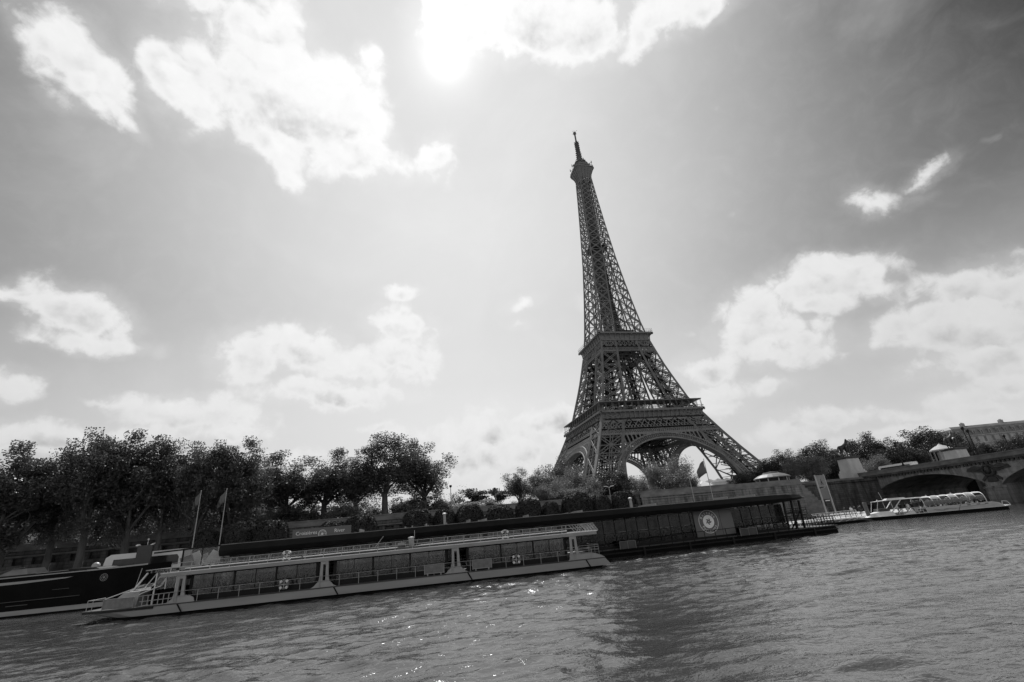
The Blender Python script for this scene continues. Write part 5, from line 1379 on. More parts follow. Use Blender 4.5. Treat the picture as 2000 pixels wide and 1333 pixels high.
# dark totem with two floodlights on the pontoon's outer end
tt = empty('information_totem', (float(at(281, 1086, -209.6)[0]), -209.6, 2.0), R(-6), 'dark slab shaped totem with two small floodlights on top, in front of the white coach', 'totem')
TH = float(at(281, 1066, -209.6)[2]) - 2.0
mb = MB(); mb.box(-.95, .95, -.12, .12, 0, TH); mb.build('slab', 'totem', tt)
for s in (-1, 1):
    mb = MB(); mb.beam((s * .6, 0, TH), (s * .95, -.1, TH + .12), .06); mb.add([(s * .75, -.3, TH + .05), (s * 1.15, -.3, TH + .1), (s * 1.15, .1, TH + .25), (s * .75, .1, TH + .2), (s * .8, -.3, TH - .02), (s * 1.1, -.3, TH), (s * 1.1, .1, TH + .12), (s * .8, .1, TH + .1)], [(0, 1, 2, 3), (7, 6, 5, 4), (0, 4, 5, 1), (2, 6, 7, 3), (1, 5, 6, 2), (0, 3, 7, 4)]); mb.build('floodlight', 'boat_white', tt)
mb = MB(); mb.tube([(.2, 0, TH), (.2, 0, TH + .7)], .03, 5); mb.sphere((.2, 0, TH + .75), .12, 8, 6); mb.build('beacon', 'boat_white', tt)

coach = empty('touring_coach', (-183.4, -206.2, 2.0), math.pi - R(2), 'white touring coach with dark windows parked on the quay behind the barge', 'coach')
bus_body(coach, 10.2, 2.5, 3.95, 6, slant=1.1)
mb = MB(); mb.beam((4.9, -1.25, 3.0), (5.3, -1.5, 2.9), .08); mb.box(5.25, 5.4, -1.65, -1.35, 2.2, 2.95); mb.build('mirror', 'black', coach)
mb = MB(); mb.box(-4.2, -1.0, 1.2525, 1.27, .7, 1.2) if False else None
mb = MB()
for i, (a, h) in enumerate(((-1.6, .5), (-1.1, .7), (-.5, .55), (.2, .8))): mb.add([(a, 1.256, .9), (a + .35, 1.256, .9), (a + .75, 1.256, .9 + h), (a + .4, 1.256, .9 + h)], [(0, 1, 2, 3)])
mb.build('livery_stripe', 'black', coach)

# ------------------------------------------------------------------ glass roofed boat near the bridge
RA, RB = np.array([-65.96, -214.2]), np.array([-47.19, -223.95]); rd = RB - RA; RROT = math.atan2(rd[1], rd[0])
gb = empty('tour_boat', (RA[0], RA[1], 0), RROT, 'glass roofed tour boat full of passengers with white bow, before the bridge arch', 'boat')
RW = 4.6
secs = [(-.2, 1.9, 2.7), (.8, 1.1, 3.5), (2.4, .3, 4.3), (4.5, 0, RW), (20, 0, RW), (21.2, .3, 4.3)]
mb = MB(); mb.loft([ring_hull(s, a + .05, b - .05, -.6, .44 if i < 3 else .46) for i, (s, a, b) in enumerate(secs)]); mb.build('hull', 'black_matte', gb)
mb = MB(); mb.loft([ring_hull(s, a, b, .46, .52) for s, a, b in [(-1.0, 2.1, 2.5)] + secs]); mb.build('deck', 'boat_white', gb)
mb = MB(); mb.loft([[(.3, 1.9, .45), (.3, 2.7, .45), (.5, 2.6, .6), (.5, 2.0, .6)], [(1.0, 1.2, .45), (1.0, 3.4, .45), (1.2, 3.1, 1.0), (1.2, 1.5, 1.0)], [(2.2, .6, .45), (2.2, 4.0, .45), (2.4, 3.6, 1.28), (2.4, 1.0, 1.28)], [(3.6, .45, .45), (3.6, 4.15, .45), (3.6, 3.8, 1.3), (3.6, .8, 1.3)], [(4.6, .4, .45), (4.6, 4.2, .45), (4.4, 3.9, 1.1), (4.4, .7, 1.1)]]); mb.build('bow_cowl', 'boat_white', gb, False)
mb = MB()
def rsec(s, lo, t=0.0):
    return [(s, .05, lo), (s, .02, .95), (s, .08, 1.35), (s, .12, 1.36), (s, .12, lo)]
mb.loft([rsec(9.2, .45), rsec(19.2, .45)])
mb.loft([[(s, RW - t, z) for (_, t, z) in rsec(0, .45)] for s in (9.2, 19.2)])
mb.loft([[(19.2, .05, .45), (19.2, RW - .05, .45), (19.2, RW - .1, 1.36), (19.2, .1, 1.36)], [(20.9, .4, .45), (20.9, RW - .4, .45), (20.3, RW - .5, 1.1), (20.3, .5, 1.1)]])
mb.build('side_panel', 'canopy', gb)
# curved roof: alternating solid panels and open bays, white ribs
def arc(t):   # t in 0..1 from near side sill over the roof to the far sill
    a = math.pi * t; return (RW / 2 - (RW / 2 - .1) * math.copysign(abs(math.cos(a)) ** .62, math.cos(a)), 1.35 + 1.75 * math.sin(a) ** .62)
ribs = [9.2, 10.7, 12.0, 13.4, 14.6, 15.9, 17.1, 18.4]
for i, s in enumerate(ribs):
    pts = [(s - (1.1 if False else 0), *arc(t)) for t in np.linspace(0.0 if i in (0, len(ribs) - 1) else .12, 1.0 if i in (0, len(ribs) - 1) else .88, 15)]
    if i == 0: pts = [(9.3, .05, .5)] + pts
    mb = MB(); mb.tube(pts, .06, 6); mb.build('roof_rib', 'boat_white', gb)
for i in range(len(ribs) - 1):
    s0, s1 = ribs[i] + .05, ribs[i + 1] - .05
    tt_ = np.linspace(.2, .8, 9) if i % 2 else np.linspace(.34, .66, 5)
    mb = MB(); mb.loft([[(s, *arc(t)) for t in tt_] + [(s, arc(t)[0], arc(t)[1] - .06) for t in tt_[::-1]] for s in (s0, s1)]); mb.build('roof_panel', 'boat_grey' if i % 2 else 'canopy', gb)
mb = MB(); tt_ = np.linspace(.02, .2, 5); mb.loft([[(s, *arc(t)) for t in tt_] for s in (9.3, 18.4)], closed=False, cap=False); mb.loft([[(s, *arc(1 - t)) for t in tt_] for s in (9.3, 18.4)], closed=False, cap=False); mb.build('side_glass', M['glass_clear'], gb)
mb = MB(); mb.loft([[(2.3, 1.2, 2.98), (2.3, 3.4, 2.98), (2.3, 3.4, 3.03), (2.3, 1.2, 3.03)], [(4.0, .5, 3.0), (4.0, 4.1, 3.0), (4.0, 4.1, 3.12), (4.0, .5, 3.12)], [(9.3, .5, 3.0), (9.3, 4.1, 3.0), (9.3, 3.9, 3.14), (9.3, .7, 3.14)]])
mb.loft([[(4.2, 1.5, 3.13), (4.2, 3.1, 3.13), (4.6, 2.9, 3.38), (4.6, 1.7, 3.38)], [(7.4, 1.4, 3.14), (7.4, 3.2, 3.14), (7.2, 3.0, 3.36), (7.2, 1.6, 3.36)]]); mb.build('canopy', 'canopy', gb)
mb = MB()
for t in (.75, RW - .75): mb.beam((4.3, t, 1.15), (6.1, t - .15 if t < 2 else t + .15, 3.0), .2, .12); mb.beam((2.0, t + (.3 if t < 2 else -.3), 1.3), (2.6, t + (.2 if t < 2 else -.2), 2.95), .06); mb.beam((4.6, t, 1.2), (4.5, t, 3.0), .06)
mb.build('canopy_post', 'boat_white', gb)
mb = MB(); mb.box(2.4, 4.2, 1.2, 3.4, 1.28, 1.75); mb.box(4.7, 9.0, 1.0, 3.6, .45, .6); mb.build('helm', 'deck_dark', gb)
mb = MB()
for z in (.9, 1.25, 1.5): mb.tube([(5.0, .1, z), (8.7, .08, z + .02)], .03, 5)
for s in (5.0, 5.7, 6.4, 7.1, 7.9, 8.7): mb.beam((s, .1, .44), (s, .1, 1.52), .05)
mb.add([(5.4, .09, .45), (7.6, .09, .45), (7.2, .09, 1.2)], [(0, 1, 2)]); mb.beam((7.9, .08, .5), (8.7, .08, 1.5), .05); mb.build('bow_rail', 'boat_white', gb)
mb = MB(); mb.tube([(4.0, 2.3, 3.3), (3.8, 2.3, 4.6)], .025, 5); mb.sphere((3.0, 2.0, 3.2), .13, 8, 6); mb.sphere((11, 2.3, 3.25), .1, 8, 6); mb.sphere((14.8, 2.3, 3.25), .1, 8, 6); mb.build('mast', 'boat_white', gb)
mb = MB()   # scrolled line along the side panel
mb.tube([(10.2 + i * .2, .0 + .015, .82 + .1 * math.sin(i * .7)) for i in range(18)], .025, 4); mb.tube([(10.6 + i * .2, .015, .68 + .06 * math.sin(i * .8 + 1)) for i in range(10)], .02, 4)
mb.tube([(13.9, .01, .5), (14.4, .0, 1.3)], .03, 4); mb.tube([(14.1, .012, .9), (18.0, .012, 1.02)], .018, 4)
for s in (15.6, 17.0, 18.2): mb.box(s - .25, s + .25, .0, .02, 1.1, 1.22)
mb.build('side_marking', 'deck_dark', gb)
mb = MB()
for s in np.arange(9.8, 19, .8):
    for t in (.95, 2.3, 3.6): mb.box(s, s + .45, t - .35, t + .35, .62, .9); mb.box(s + .4, s + .46, t - .35, t + .35, .9, 1.35)
mb.build_each('seat', 'deck_dark', gb, 2)
mb = MB(); mb.beam((21, 1.5, .7), (22.2, 1.5, .6), .1); mb.box(20.6, 21.9, .8, 3.8, .5, .58); mb.tube([(20.7, .8, .5), (20.9, .8, 1.3), (21.6, .8, 1.2), (21.9, .8, .6)], .03, 5); mb.build('stern_platform', 'boat_white', gb)

# ------------------------------------------------------------------ people
PM = [M['skin'], M['cloth_dark'], M['cloth_mid'], M['cloth_white'], M['hair']]
def person_mesh(seated, seed):
    rr = random.Random(seed)
    if not seated:
        J = {'pel': ((0, 0, .95), .15), 'wst': ((0, 0, 1.12), (.14, .11)), 'chs': ((0, .01, 1.34), (.18, .12)), 'nck': ((0, .01, 1.5), .055), 'hd': ((0, -.01, 1.6), (.08, .09)), 'crn': ((0, 0, 1.71), .075), 'nose': ((0, -.115, 1.62), .018)}
        E_ = [('pel', 'wst'), ('wst', 'chs'), ('chs', 'nck'), ('nck', 'hd'), ('hd', 'crn'), ('hd', 'nose')]
        sw = rr.uniform(-.2, .2)
        for s, n_ in ((-1, 'l'), (1, 'r')):
            f = sw * s
            J.update({'hp' + n_: ((s * .1, 0, .88), .1), 'kn' + n_: ((s * .11, -abs(f) * .5 - .02, .49), .065), 'an' + n_: ((s * .11, f, .09), .045), 'to' + n_: ((s * .13, f - .15, .04), .04),
                      'sh' + n_: ((s * .2, .01, 1.4), .06), 'el' + n_: ((s * .27, .04 + f * .3, 1.12), .045), 'wr' + n_: ((s * .25, -.08 + f * .5, .9), .032), 'pm' + n_: ((s * .25, -.11 + f * .5, .84), (.03, .02))})
            E_ += [('pel', 'hp' + n_), ('hp' + n_, 'kn' + n_), ('kn' + n_, 'an' + n_), ('an' + n_, 'to' + n_), ('chs', 'sh' + n_), ('sh' + n_, 'el' + n_), ('el' + n_, 'wr' + n_), ('wr' + n_, 'pm' + n_)]
            for k, (dx, L) in enumerate(((-.026, .075), (-.009, .085), (.009, .08), (.026, .065))):
                b = J['pm' + n_][0]; J['f%d%s' % (k, n_)] = ((b[0] + dx, b[1] - .03, b[2] - L), .009); E_.append(('pm' + n_, 'f%d%s' % (k, n_)))
            b = J['wr' + n_][0]; J['th' + n_] = ((b[0] - s * .035, b[1] - .06, b[2] - .06), .01); E_.append(('wr' + n_, 'th' + n_))
        zc, zl = 1.5, .93
    else:
        J = {'pel': ((0, 0, .1), .16), 'wst': ((0, 0, .28), (.14, .11)), 'chs': ((0, .01, .5), (.18, .12)), 'nck': ((0, 0, .66), .055), 'hd': ((0, -.02, .76), (.08, .09)), 'crn': ((0, 0, .87), .075), 'nose': ((0, -.12, .78), .018)}
        E_ = [('pel', 'wst'), ('wst', 'chs'), ('chs', 'nck'), ('nck', 'hd'), ('hd', 'crn'), ('hd', 'nose')]
        for s, n_ in ((-1, 'l'), (1, 'r')):
            up = rr.uniform(-.05, .12)
            J.update({'hp' + n_: ((s * .1, -.1, .08), .1), 'kn' + n_: ((s * .12, -.45, .1), .065), 'an' + n_: ((s * .12, -.45, -.33), .045), 'to' + n_: ((s * .13, -.58, -.37), .04),
                      'sh' + n_: ((s * .2, .01, .56), .06), 'el' + n_: ((s * .27, -.06, .3), .045), 'wr' + n_: ((s * .14, -.28, .22 + up), .032), 'pm' + n_: ((s * .1, -.34, .2 + up), (.03, .02))})
            E_ += [('pel', 'hp' + n_), ('hp' + n_, 'kn' + n_), ('kn' + n_, 'an' + n_), ('an' + n_, 'to' + n_), ('chs', 'sh' + n_), ('sh' + n_, 'el' + n_), ('el' + n_, 'wr' + n_), ('wr' + n_, 'pm' + n_)]
            for k, dz in enumerate((-.024, -.008, .008, .024)):
                b = J['pm' + n_][0]; J['f%d%s' % (k, n_)] = ((b[0] - s * .03, b[1] - .07 + abs(dz), b[2] + dz), .009); E_.append(('pm' + n_, 'f%d%s' % (k, n_)))
            b = J['wr' + n_][0]; J['th' + n_] = ((b[0] - s * .04, b[1] - .02, b[2] + .05), .01); E_.append(('wr' + n_, 'th' + n_))
        zc, zl = .66, .16
    me = skin_mesh('person', J, E_, 'skin', 1)
    me.materials.clear()
    for m in PM: me.materials.append(m)
    top = rr.choice((1, 1, 2, 3, 3)); leg = rr.choice((1, 1, 2))
    for p in me.polygons:
        c = p.center
        armx = abs(c.x) > .2 and not seated
        if c.z > zc - .02: p.material_index = 0
        elif c.z < zl and not armx and not (seated and c.y < -.2 and abs(c.z - .2) < .02): p.material_index = leg
        elif (not seated and armx and c.z < .93) or (seated and c.y < -.25 and c.z > .14): p.material_index = 0
        else: p.material_index = top
    hb_ = MB(); hz = 1.69 if not seated else .85
    hb_.sphere((0, .02, hz), .098, 10, 8, (.95, 1.05, .9)); hb_.sphere((0, .06, hz - .07), .08, 8, 6)
    return me, hb_
_pm = {}
def place_person(loc, rz, seated, var, label, group=None, sc=1.0):
    k = (seated, var)
    if k not in _pm:
        me, hb_ = person_mesh(seated, var * 7 + (100 if seated else 1)); h = bpy.data.meshes.new('hair'); h.from_pydata(hb_.v, [], hb_.f); h.materials.append(M['hair']); h.shade_smooth(); _pm[k] = (me, h)
    me, h = _pm[k]
    o = bpy.data.objects.new('person', me); COL.objects.link(o); o.location = P3(loc); o.rotation_euler = (0, 0, rz); o.scale = (sc,) * 3
    q = bpy.data.objects.new('hair', h); COL.objects.link(q); q.parent = o
    return tag(o, label, 'person', group)
walk = [(1651, -201.0, 'person in dark clothes walking on the pale landing, furthest left of the walkers'), (1664, -203.5, 'person behind the white railing beside the person in dark clothes'), (1671, -201.5, 'person standing at the middle of the white railing on the landing'), (1680, -203.0, 'taller person near the grey pile on the landing'), (1683, -199.5, 'person partly hidden by the pile beside the tour boat bow')]
for i, (u, y, lb) in enumerate(walk):
    p = at(u, 1000, y); place_person((p[0], y, .75), rr.uniform(0, 6.28), False, i % 4, lb, 'people on the landing')
cs, sn = math.cos(RROT), math.sin(RROT)
rr = random.Random(21)
def on_gb(s, t): return (RA[0] + s * cs - t * sn, RA[1] + s * sn + t * cs)
n_ = 0
for s in np.arange(9.9, 19, .8):
    for t in (.95, 2.3, 3.6):
        if rr.random() < .18: continue
        x, y = on_gb(s + .18 , t + rr.uniform(-.12, .12))
        place_person((x, y, .9), RROT - math.pi / 2 + rr.uniform(-.4, .4), True, rr.randrange(5), 'passenger seated among the rows under the glass roof of the tour boat', 'passengers on the tour boat', rr.uniform(.92, 1.04))
for s, t in ((5.6, 1.6), (6.5, 2.6), (7.2, 1.4), (8.1, 2.2), (8.6, 3.2), (7.6, 3.3)):
    x, y = on_gb(s, t); place_person((x, y, .62), RROT + rr.uniform(-1, 1), False, rr.randrange(4), 'passenger standing under the white canopy behind the tour boat helm', 'passengers under the canopy')

# ------------------------------------------------------------------ landing furniture
lr = empty('landing_railing', (-70, -211.0, .75), 0, 'low railing of dark posts with white bars along the pale landing edge', 'railing')
mb = MB()
for i in range(17): mb.beam((-10.5 + i * 1.2, .2, 0), (-10.6 + i * 1.2, .2, 1.1), .07)
mb.tube([(-10.6, .2, 1.1), (8.7, .2, 1.1)], .03, 5); mb.tube([(-10.6, .2, .55), (8.7, .2, .55)], .02, 5); mb.build('rail', 'black', lr)
mb = MB()
for z in (.35, .6, .85, 1.1): mb.beam((-1, 4.0, z), (9.5, 4.0, z), .06)
for i in range(12): mb.beam((-1 + i * .95, 4.0, 0), (-1 + i * .95, 4.0, 1.12), .06)
mb.build('white_rail', 'white', lr)
ld = empty('landing_stage', (-70, -211.05, 0), 0, 'low dark floating stage with a pale deck edge below the landing', 'landing stage')
mb = MB(); mb.add([(-16, -3.2, -.4), (6, -3.2, -.4), (9.5, -.02, -.4), (-16, -.02, -.4), (-16, -3.4, .35), (2, -3.4, .35), (9.5, -.02, .55), (-16, -.02, .55)], [(0, 3, 2, 1), (4, 5, 6, 7), (0, 1, 5, 4), (1, 2, 6, 5), (2, 3, 7, 6), (3, 0, 4, 7)]); mb.build('float', 'black_matte', ld)
mb = MB()
for i in range(10): mb.beam((-14 + i * 1.6, -3.3, .36), (-12 + i * 1.9, -.4, .57), .06)
mb.build('ribs', 'deck', ld)
mb = MB(); mb.box(-16, 9.6, -.45, -.03, .553, .68); mb.build('edge', 'boat_white', ld)
px = at(1693, 1000, -212.5)
mb = MB(); mb.lathe([(.34, -1.5), (.34, 3.0), (.28, 3.1)], 12, (px[0], -212.6, 0)); o = mb.build('mooring_pile', 'sign'); tag(o, 'stout grey mooring pile between the landing and the tour boat bow', 'mooring pile')
px = at(1703, 1000, -209.5)
mb = MB(); mb.box(px[0] - .6, px[0] + .5, -210, -209, .75, 2.6); o = mb.build('service_box', 'black_matte'); tag(o, 'dark upright cabinet behind the mooring pile on the landing', 'cabinet')

# sign frame on the landing
a, b = at(1591, 930, -200.5), at(1604, 928, -200.5); sf = empty('sign_frame', (-60.0, -200.5, .75), 0, 'tall two legged sign frame with a pale panel bearing a small tower symbol', 'sign')
mb = MB()
for x in (-1.15, 1.15): mb.box(x - .1, x + .1, -.12, .12, 0, 8.6)
mb.build('leg', 'steel', sf)
mb = MB(); mb.box(-1.05, 1.05, -.05, .05, 6.1, 8.5); pa = mb.build('panel', 'cloth_mid', sf)
mb = MB(); mb.prism([(-1.05, 3.6), (1.05, 3.6), (1.05, 6.3), (0.2, 5.9), (-1.05, 5.7)], lambda x, z, d: (x, d, z), -.045, .045); mb.build('lower_panel', 'sign', sf)
mb = MB(); f = lambda x, z, d: (x, d, z)
mb.prism([(-.32, 6.5), (-.2, 6.5), (-.02, 6.95), (.02, 6.95), (.2, 6.5), (.32, 6.5), (.06, 7.3), (.03, 7.75), (-.03, 7.75), (-.06, 7.3)], f, -.075, -.055); mb.build('tower_symbol', 'black', pa)
mb = MB(); mb.box(-.5, .5, -.2, .05, 3.2, 3.35); mb.build('sign_lamp', 'boat_white', sf)

# ------------------------------------------------------------------ flagpoles
def flagpole(loc, h, label, flag=None, group='flagpoles'):
    r = empty('flagpole', loc, 0, label, 'flagpole', group)
    mb = MB(); mb.tube([(0, 0, 0), (0, 0, h * .5), (0, 0, h)], [.06, .05, .035], 8); mb.sphere((0, 0, h + .05), .07, 8, 6); mb.build('pole', 'steel', r)
    if flag:
        L, H, droop, sd = flag; vs = []; fs = []; nx, nz = 18, 8
        for i in range(nx + 1):
            for j in range(nz + 1):
                s, t = i / nx, j / nz
                x = sd * (.06 + L * s * (1 - droop * .45 * s)); z = h - .15 - H * t * (1 - .15 * s) - droop * L * (s ** 1.3) * (1.0 + .3 * (1 - t))
                y = .22 * math.sin(s * 9 + t * 2) * s + .1 * math.sin(t * 5 + s * 4)
                vs.append((x, y, z))
        for i in range(nx):
            for j in range(nz): a_ = i * (nz + 1) + j; fs.append((a_, a_ + 1, a_ + nz + 2, a_ + nz + 1))
        mb = MB(); mb.add(vs, fs); o = mb.build('flag', 'flag', r, True); sdm = o.modifiers.new('thick', 'SOLIDIFY'); sdm.thickness = .015
        mb = MB(); mb.sphere((sd * L * .42, -.35, h - H * .55 - droop * L * .3), .16, 6, 4, (1.6, .3, 1)); mb.sphere((sd * L * .5, -.35, h - H * .85 - droop * L * .38), .12, 6, 4, (1.6, .3, 1)); mb.build('flag_emblem', 'white', r) if False else None
    return r
flagpole((-108.9, -228.5, 5.3), 5.6, 'bare slanting flagpole on the pontoon roof left of the flying flag')
flagpole((-106.0, -228.5, 5.3), 5.65, 'flagpole on the pontoon roof with a flag blowing to the left', (2.1, 1.75, .62, -1))
flagpole((-169.6, -228.0, 2.0), 9.25, 'left flagpole with a limp flag before the dark trees', (.8, 1.3, .85, -1))
flagpole((-167.0, -228.0, 2.0), 9.25, 'right flagpole with a drooping flag at the end of the black roof', (1.0, 1.25, .8, -1))

# ------------------------------------------------------------------ lamps behind the roof
dl = empty('street_lamp', tuple(P3((*at(1193, 975, -203)[:2], 2.0))), 0, 'twin armed pale street lamp in front of the clipped trees', 'street lamp')
zt = float(at(1190, 951, -203)[2]) - 2.0
mb = MB(); mb.tube([(0, 0, 0), (0, 0, zt)], [.1, .06], 8); mb.build('post', 'steel', dl)
for s in (-1, 1):
    mb = MB(); mb.beam((0, 0, zt - .1), (s * .45, 0, zt), .06); mb.loft([[(s * .3, -.14, zt - .02), (s * .3, .14, zt - .02), (s * .3, .1, zt + .12), (s * .3, -.1, zt + .12)], [(s * 1.0, -.1, zt + .08), (s * 1.0, .1, zt + .08), (s * 1.0, .07, zt + .2), (s * 1.0, -.07, zt + .2)]]); mb.build('lamp_head', 'boat_white', dl)
for (u, v0, v1, lb) in ((868, 1002, 1024, 'short grey light column with a bright cap before the middle clipped trees'), (1230, 972, 994, 'short grey light column with a bright cap before the gate block')):
    p = at(u, v0, -214); r = empty('light_column', (p[0], -214, 2.0), 0, lb, 'light column', 'light columns'); h = float(p[2]) - 2.0
    mb = MB(); mb.box(-.18, .18, -.18, .18, 0, h - .3); mb.build('column', 'boat_grey', r)
    mb = MB(); mb.lathe([(.12, h - .3), (.3, h - .22), (.3, h - .08), (.1, h)], 12); mb.build('lamp_cap', 'white', r)
for (u, vt, y, two, lb) in ((880, 952, -165, False, 'dark single globe street lamp against the bare tree'), (966, 957, -165, True, 'two headed street lamp alone against the sky between the trees')):
    p = at(u, vt, y); r = empty('street_lamp', (p[0], y, Z_S), 0, lb, 'street lamp'); h = float(p[2]) - Z_S
    mb = MB(); mb.tube([(0, 0, 0), (0, 0, h)], [.14, .07], 8); mb.build('post', 'black', r)
    mb = MB(); mb.lathe([(.1, h - .1), (.36, h + .1), (.3, h + .5), (.05, h + .6)], 10)
    if two: mb.lathe([(.1, h - .9), (.36, h - .7), (.3, h - .3), (.05, h - .2)], 10, (-.9, 0, 0)); mb.beam((0, 0, h - .9), (-.9, 0, h - .85), .08)
    mb.build('lantern', 'black', r)
# white leaning posts behind the left wall
for i, (u, v0, v1, lb) in enumerate(((172, 1025, 1062, 'left pair of tall pale posts behind the wall, with a crossbar'), (199, 1022, 1058, 'middle pair of tall pale posts behind the wall'), (227, 1018, 1057, 'right pair of tall pale posts behind the wall, nearest the coach'))):
    p = at(u, (v0 + v1) / 2, -182); r = empty('stone_post', (p[0], -182, Z_S), 0, lb, 'posts', 'pale posts behind the wall')
    mb = MB(); mb.box(-.42, .42, -.3, .3, 0, 5.6); mb.box(-.95, -.6, -.2, .2, 0, 5.6); mb.build('shaft', 'boat_grey', r)
    mb = MB(); mb.box(-1.1, .6, -.4, .4, 5.6, 5.9); mb.box(-1.2, .7, -.35, .35, 1.6, 1.85) if i == 0 else None; mb.build('cap', 'boat_grey', r)

# ------------------------------------------------------------------ kiosk, tents, carousel
p = at(1504, 922, -165); rad = 5.0
ks = empty('round_kiosk', (p[0], -165, Z_S), 0, 'round kiosk with a pale conical roof behind the embankment wall', 'kiosk'); h = float(p[2]) - Z_S
mb = MB(); mb.lathe([(rad * .86, 0), (rad * .86, h - 1.7)], 20); mb.build('wall', 'black', ks)
mb = MB(); mb.lathe([(rad, h - 1.9), (rad, h - 1.65), (rad * .72, h - .9), (rad * .45, h - .55), (rad * .42, h - .2), (.1, h)], 20); mb.build('roof', 'sign', ks)
mb = MB()
for k in range(10):
    t = k * math.pi / 5; mb.beam((rad * .88 * math.cos(t), rad * .88 * math.sin(t), 0), (rad * .88 * math.cos(t), rad * .88 * math.sin(t), h - 1.7), .2)
mb.build('pillar', 'boat_grey', ks)
def tent(u, v, y, L, Wd, hw, hr, label, n=3):
    p = at(u, v, y); r = empty('marquee', (p[0], y, Z_S), 0, label, 'marquee', 'white tents by the tower'); zt = float(p[2]) - Z_S
    mb = MB(); mb.box(-L / 2, L / 2, -Wd / 2, Wd / 2, 0, zt - hr); mb.build('side', 'tent', r)
    mb = MB(); k = n
    for i in range(k):
        a, b = -L / 2 + L * i / k, -L / 2 + L * (i + 1) / k; m_ = (a + b) / 2
        mb.add([(a - .1, -Wd / 2 - .2, zt - hr - .003), (b + .1, -Wd / 2 - .2, zt - hr - .003), (b + .1, Wd / 2 + .2, zt - hr - .003), (a - .1, Wd / 2 + .2, zt - hr - .003), (m_, 0, zt)], [(0, 1, 4), (1, 2, 4), (2, 3, 4), (3, 0, 4)])
    mb.build('roof', 'tent', r)
tent(1372, 940, -110, 9, 6, 3, 2.4, 'small pale grey gabled tent right of the light tree', 1); tent(1410, 934, -100, 17, 8, 3, 1.8, 'long white marquee roof behind the wall in front of the right tower leg', 4)
p = at(1834, 869, -140); h = float(p[2]) - Z_S
cr = empty('carousel', (p[0], -140, Z_S), 0, 'carousel with a pale tented top behind the bridge parapet', 'carousel')
mb = MB(); mb.lathe([(3.8, h - 2.4), (3.8, h - 1.9), (1.7, h - .6), (1.0, h - .4), (.1, h + .4)], 24); mb.build('canopy', 'tent_grey', cr)
mb = MB(); mb.lathe([(4.4, 0), (4.4, .5)], 24); mb.lathe([(1.8, .5), (1.8, h - 2.6)], 12)
for k in range(14):
    t = k * math.pi / 7; mb.beam((4.2 * math.cos(t), 4.2 * math.sin(t), .5), (4.2 * math.cos(t), 4.2 * math.sin(t), h - 2.6), .14)
mb.build('frame', 'boat_grey', cr)

# ------------------------------------------------------------------ buildings
def apartment(loc, rz, L, Dp, H, floors, bays, label, roof_h=5.0, group=None, wallm='cream', arches=False):
    r = empty('apartment_building', loc, rz, label, 'building', group)
    mb = MB(); mb.box(-L / 2, L / 2, 0, Dp, 0, H); mb.build('wall', wallm, r)
    mb = MB(); fh = H / floors
    for k in (1, floors - 1): mb.box(-L / 2 - .2, L / 2 + .2, -.5, -.003, k * fh - .12, k * fh + .12)
    mb.box(-L / 2 - .4, L / 2 + .4, -.6, .3, H - .25, H + .15); mb.build('cornice', wallm, r)
    mb = MB(); mb.loft([[(-L / 2, 0.1, H + .15), (L / 2, 0.1, H + .15), (L / 2, Dp, H + .15), (-L / 2, Dp, H + .15)], [(-L / 2 + .8, 1.7, H + roof_h * .75), (L / 2 - .8, 1.7, H + roof_h * .75), (L / 2 - .8, Dp - 1.5, H + roof_h * .75), (-L / 2 + .8, Dp - 1.5, H + roof_h * .75)], [(-L / 2 + 2, 4, H + roof_h), (L / 2 - 2, 4, H + roof_h), (L / 2 - 2, Dp - 4, H + roof_h), (-L / 2 + 2, Dp - 4, H + roof_h)]]); rf_ = mb.build('roof', 'zinc', r)
    for i in range(max(2, bays // 4)):
        mb = MB(); x = -L / 2 + L * (i + .5) / max(2, bays // 4); mb.box(x - .9, x + .9, 4.5, 6, H + roof_h * .7, H + roof_h + 1.6)
        for q in (-.6, -.2, .2, .6): mb.lathe([(.14, H + roof_h + 1.6), (.12, H + roof_h + 2.1)], 6, (x + q, 5.2, 0))
        mb.build('chimney', wallm, rf_)
    d = L / bays
    for k in range(floors):
        for i in range(bays):
            x = -L / 2 + d * (i + .5); z0 = k * fh + fh * .18; z1 = k * fh + fh * .84
            if bays * floors > 95 and (i + k) < 0: continue
            mb = MB(); mb.box(x - .62, x + .62, -.06, -.003, z0, z1); wn = mb.build('window', 'window', r)
            mb = MB(); mb.box(x - .82, x - .62, -.1, -.003, z0, z1); mb.box(x + .62, x + .82, -.1, -.003, z0, z1); mb.box(x - .85, x + .85, -.14, -.003, z1, z1 + .2); mb.box(x - .03, x + .03, -.09, -.063, z0, z1); mb.build('frame', wallm, wn)
    for i in range(bays):
        x = -L / 2 + d * (i + .5); mb = MB(); z = H + .3
        mb.box(x - .7, x + .7, .1, 1.6, z, z + roof_h * .45); mb.box(x - .85, x + .85, -.05, 1.7, z + roof_h * .45, z + roof_h * .45 + .18); dm = mb.build('dormer', wallm, rf_)
        mb = MB(); mb.box(x - .45, x + .45, .05, .097, z + .15, z + roof_h * .4); mb.build('pane', 'window', dm)
    return r
def place_apartment(u0, u1, vt, y, floors, bays, label, rz=0.0, roof_h=5.0, **kw):
    a, b = at(u0, vt, y), at(u1, vt, y); L = float(np.hypot(b[0] - a[0], 0)); H = float(at((u0 + u1) / 2, vt, y)[2]) - Z_S
    return apartment(((a[0] + b[0]) / 2, y, Z_S), rz, L, 13, H - roof_h, floors, bays, label, roof_h, 'apartment houses along the quay', **kw)
place_apartment(-90, 170, 935, -145, 6, 9, 'pale stone apartment house at the far left, its lower floors showing under the trees')
place_apartment(172, 395, 915, -146, 6, 10, 'stone apartment house hidden by the big plane trees, left of the flagpoles')
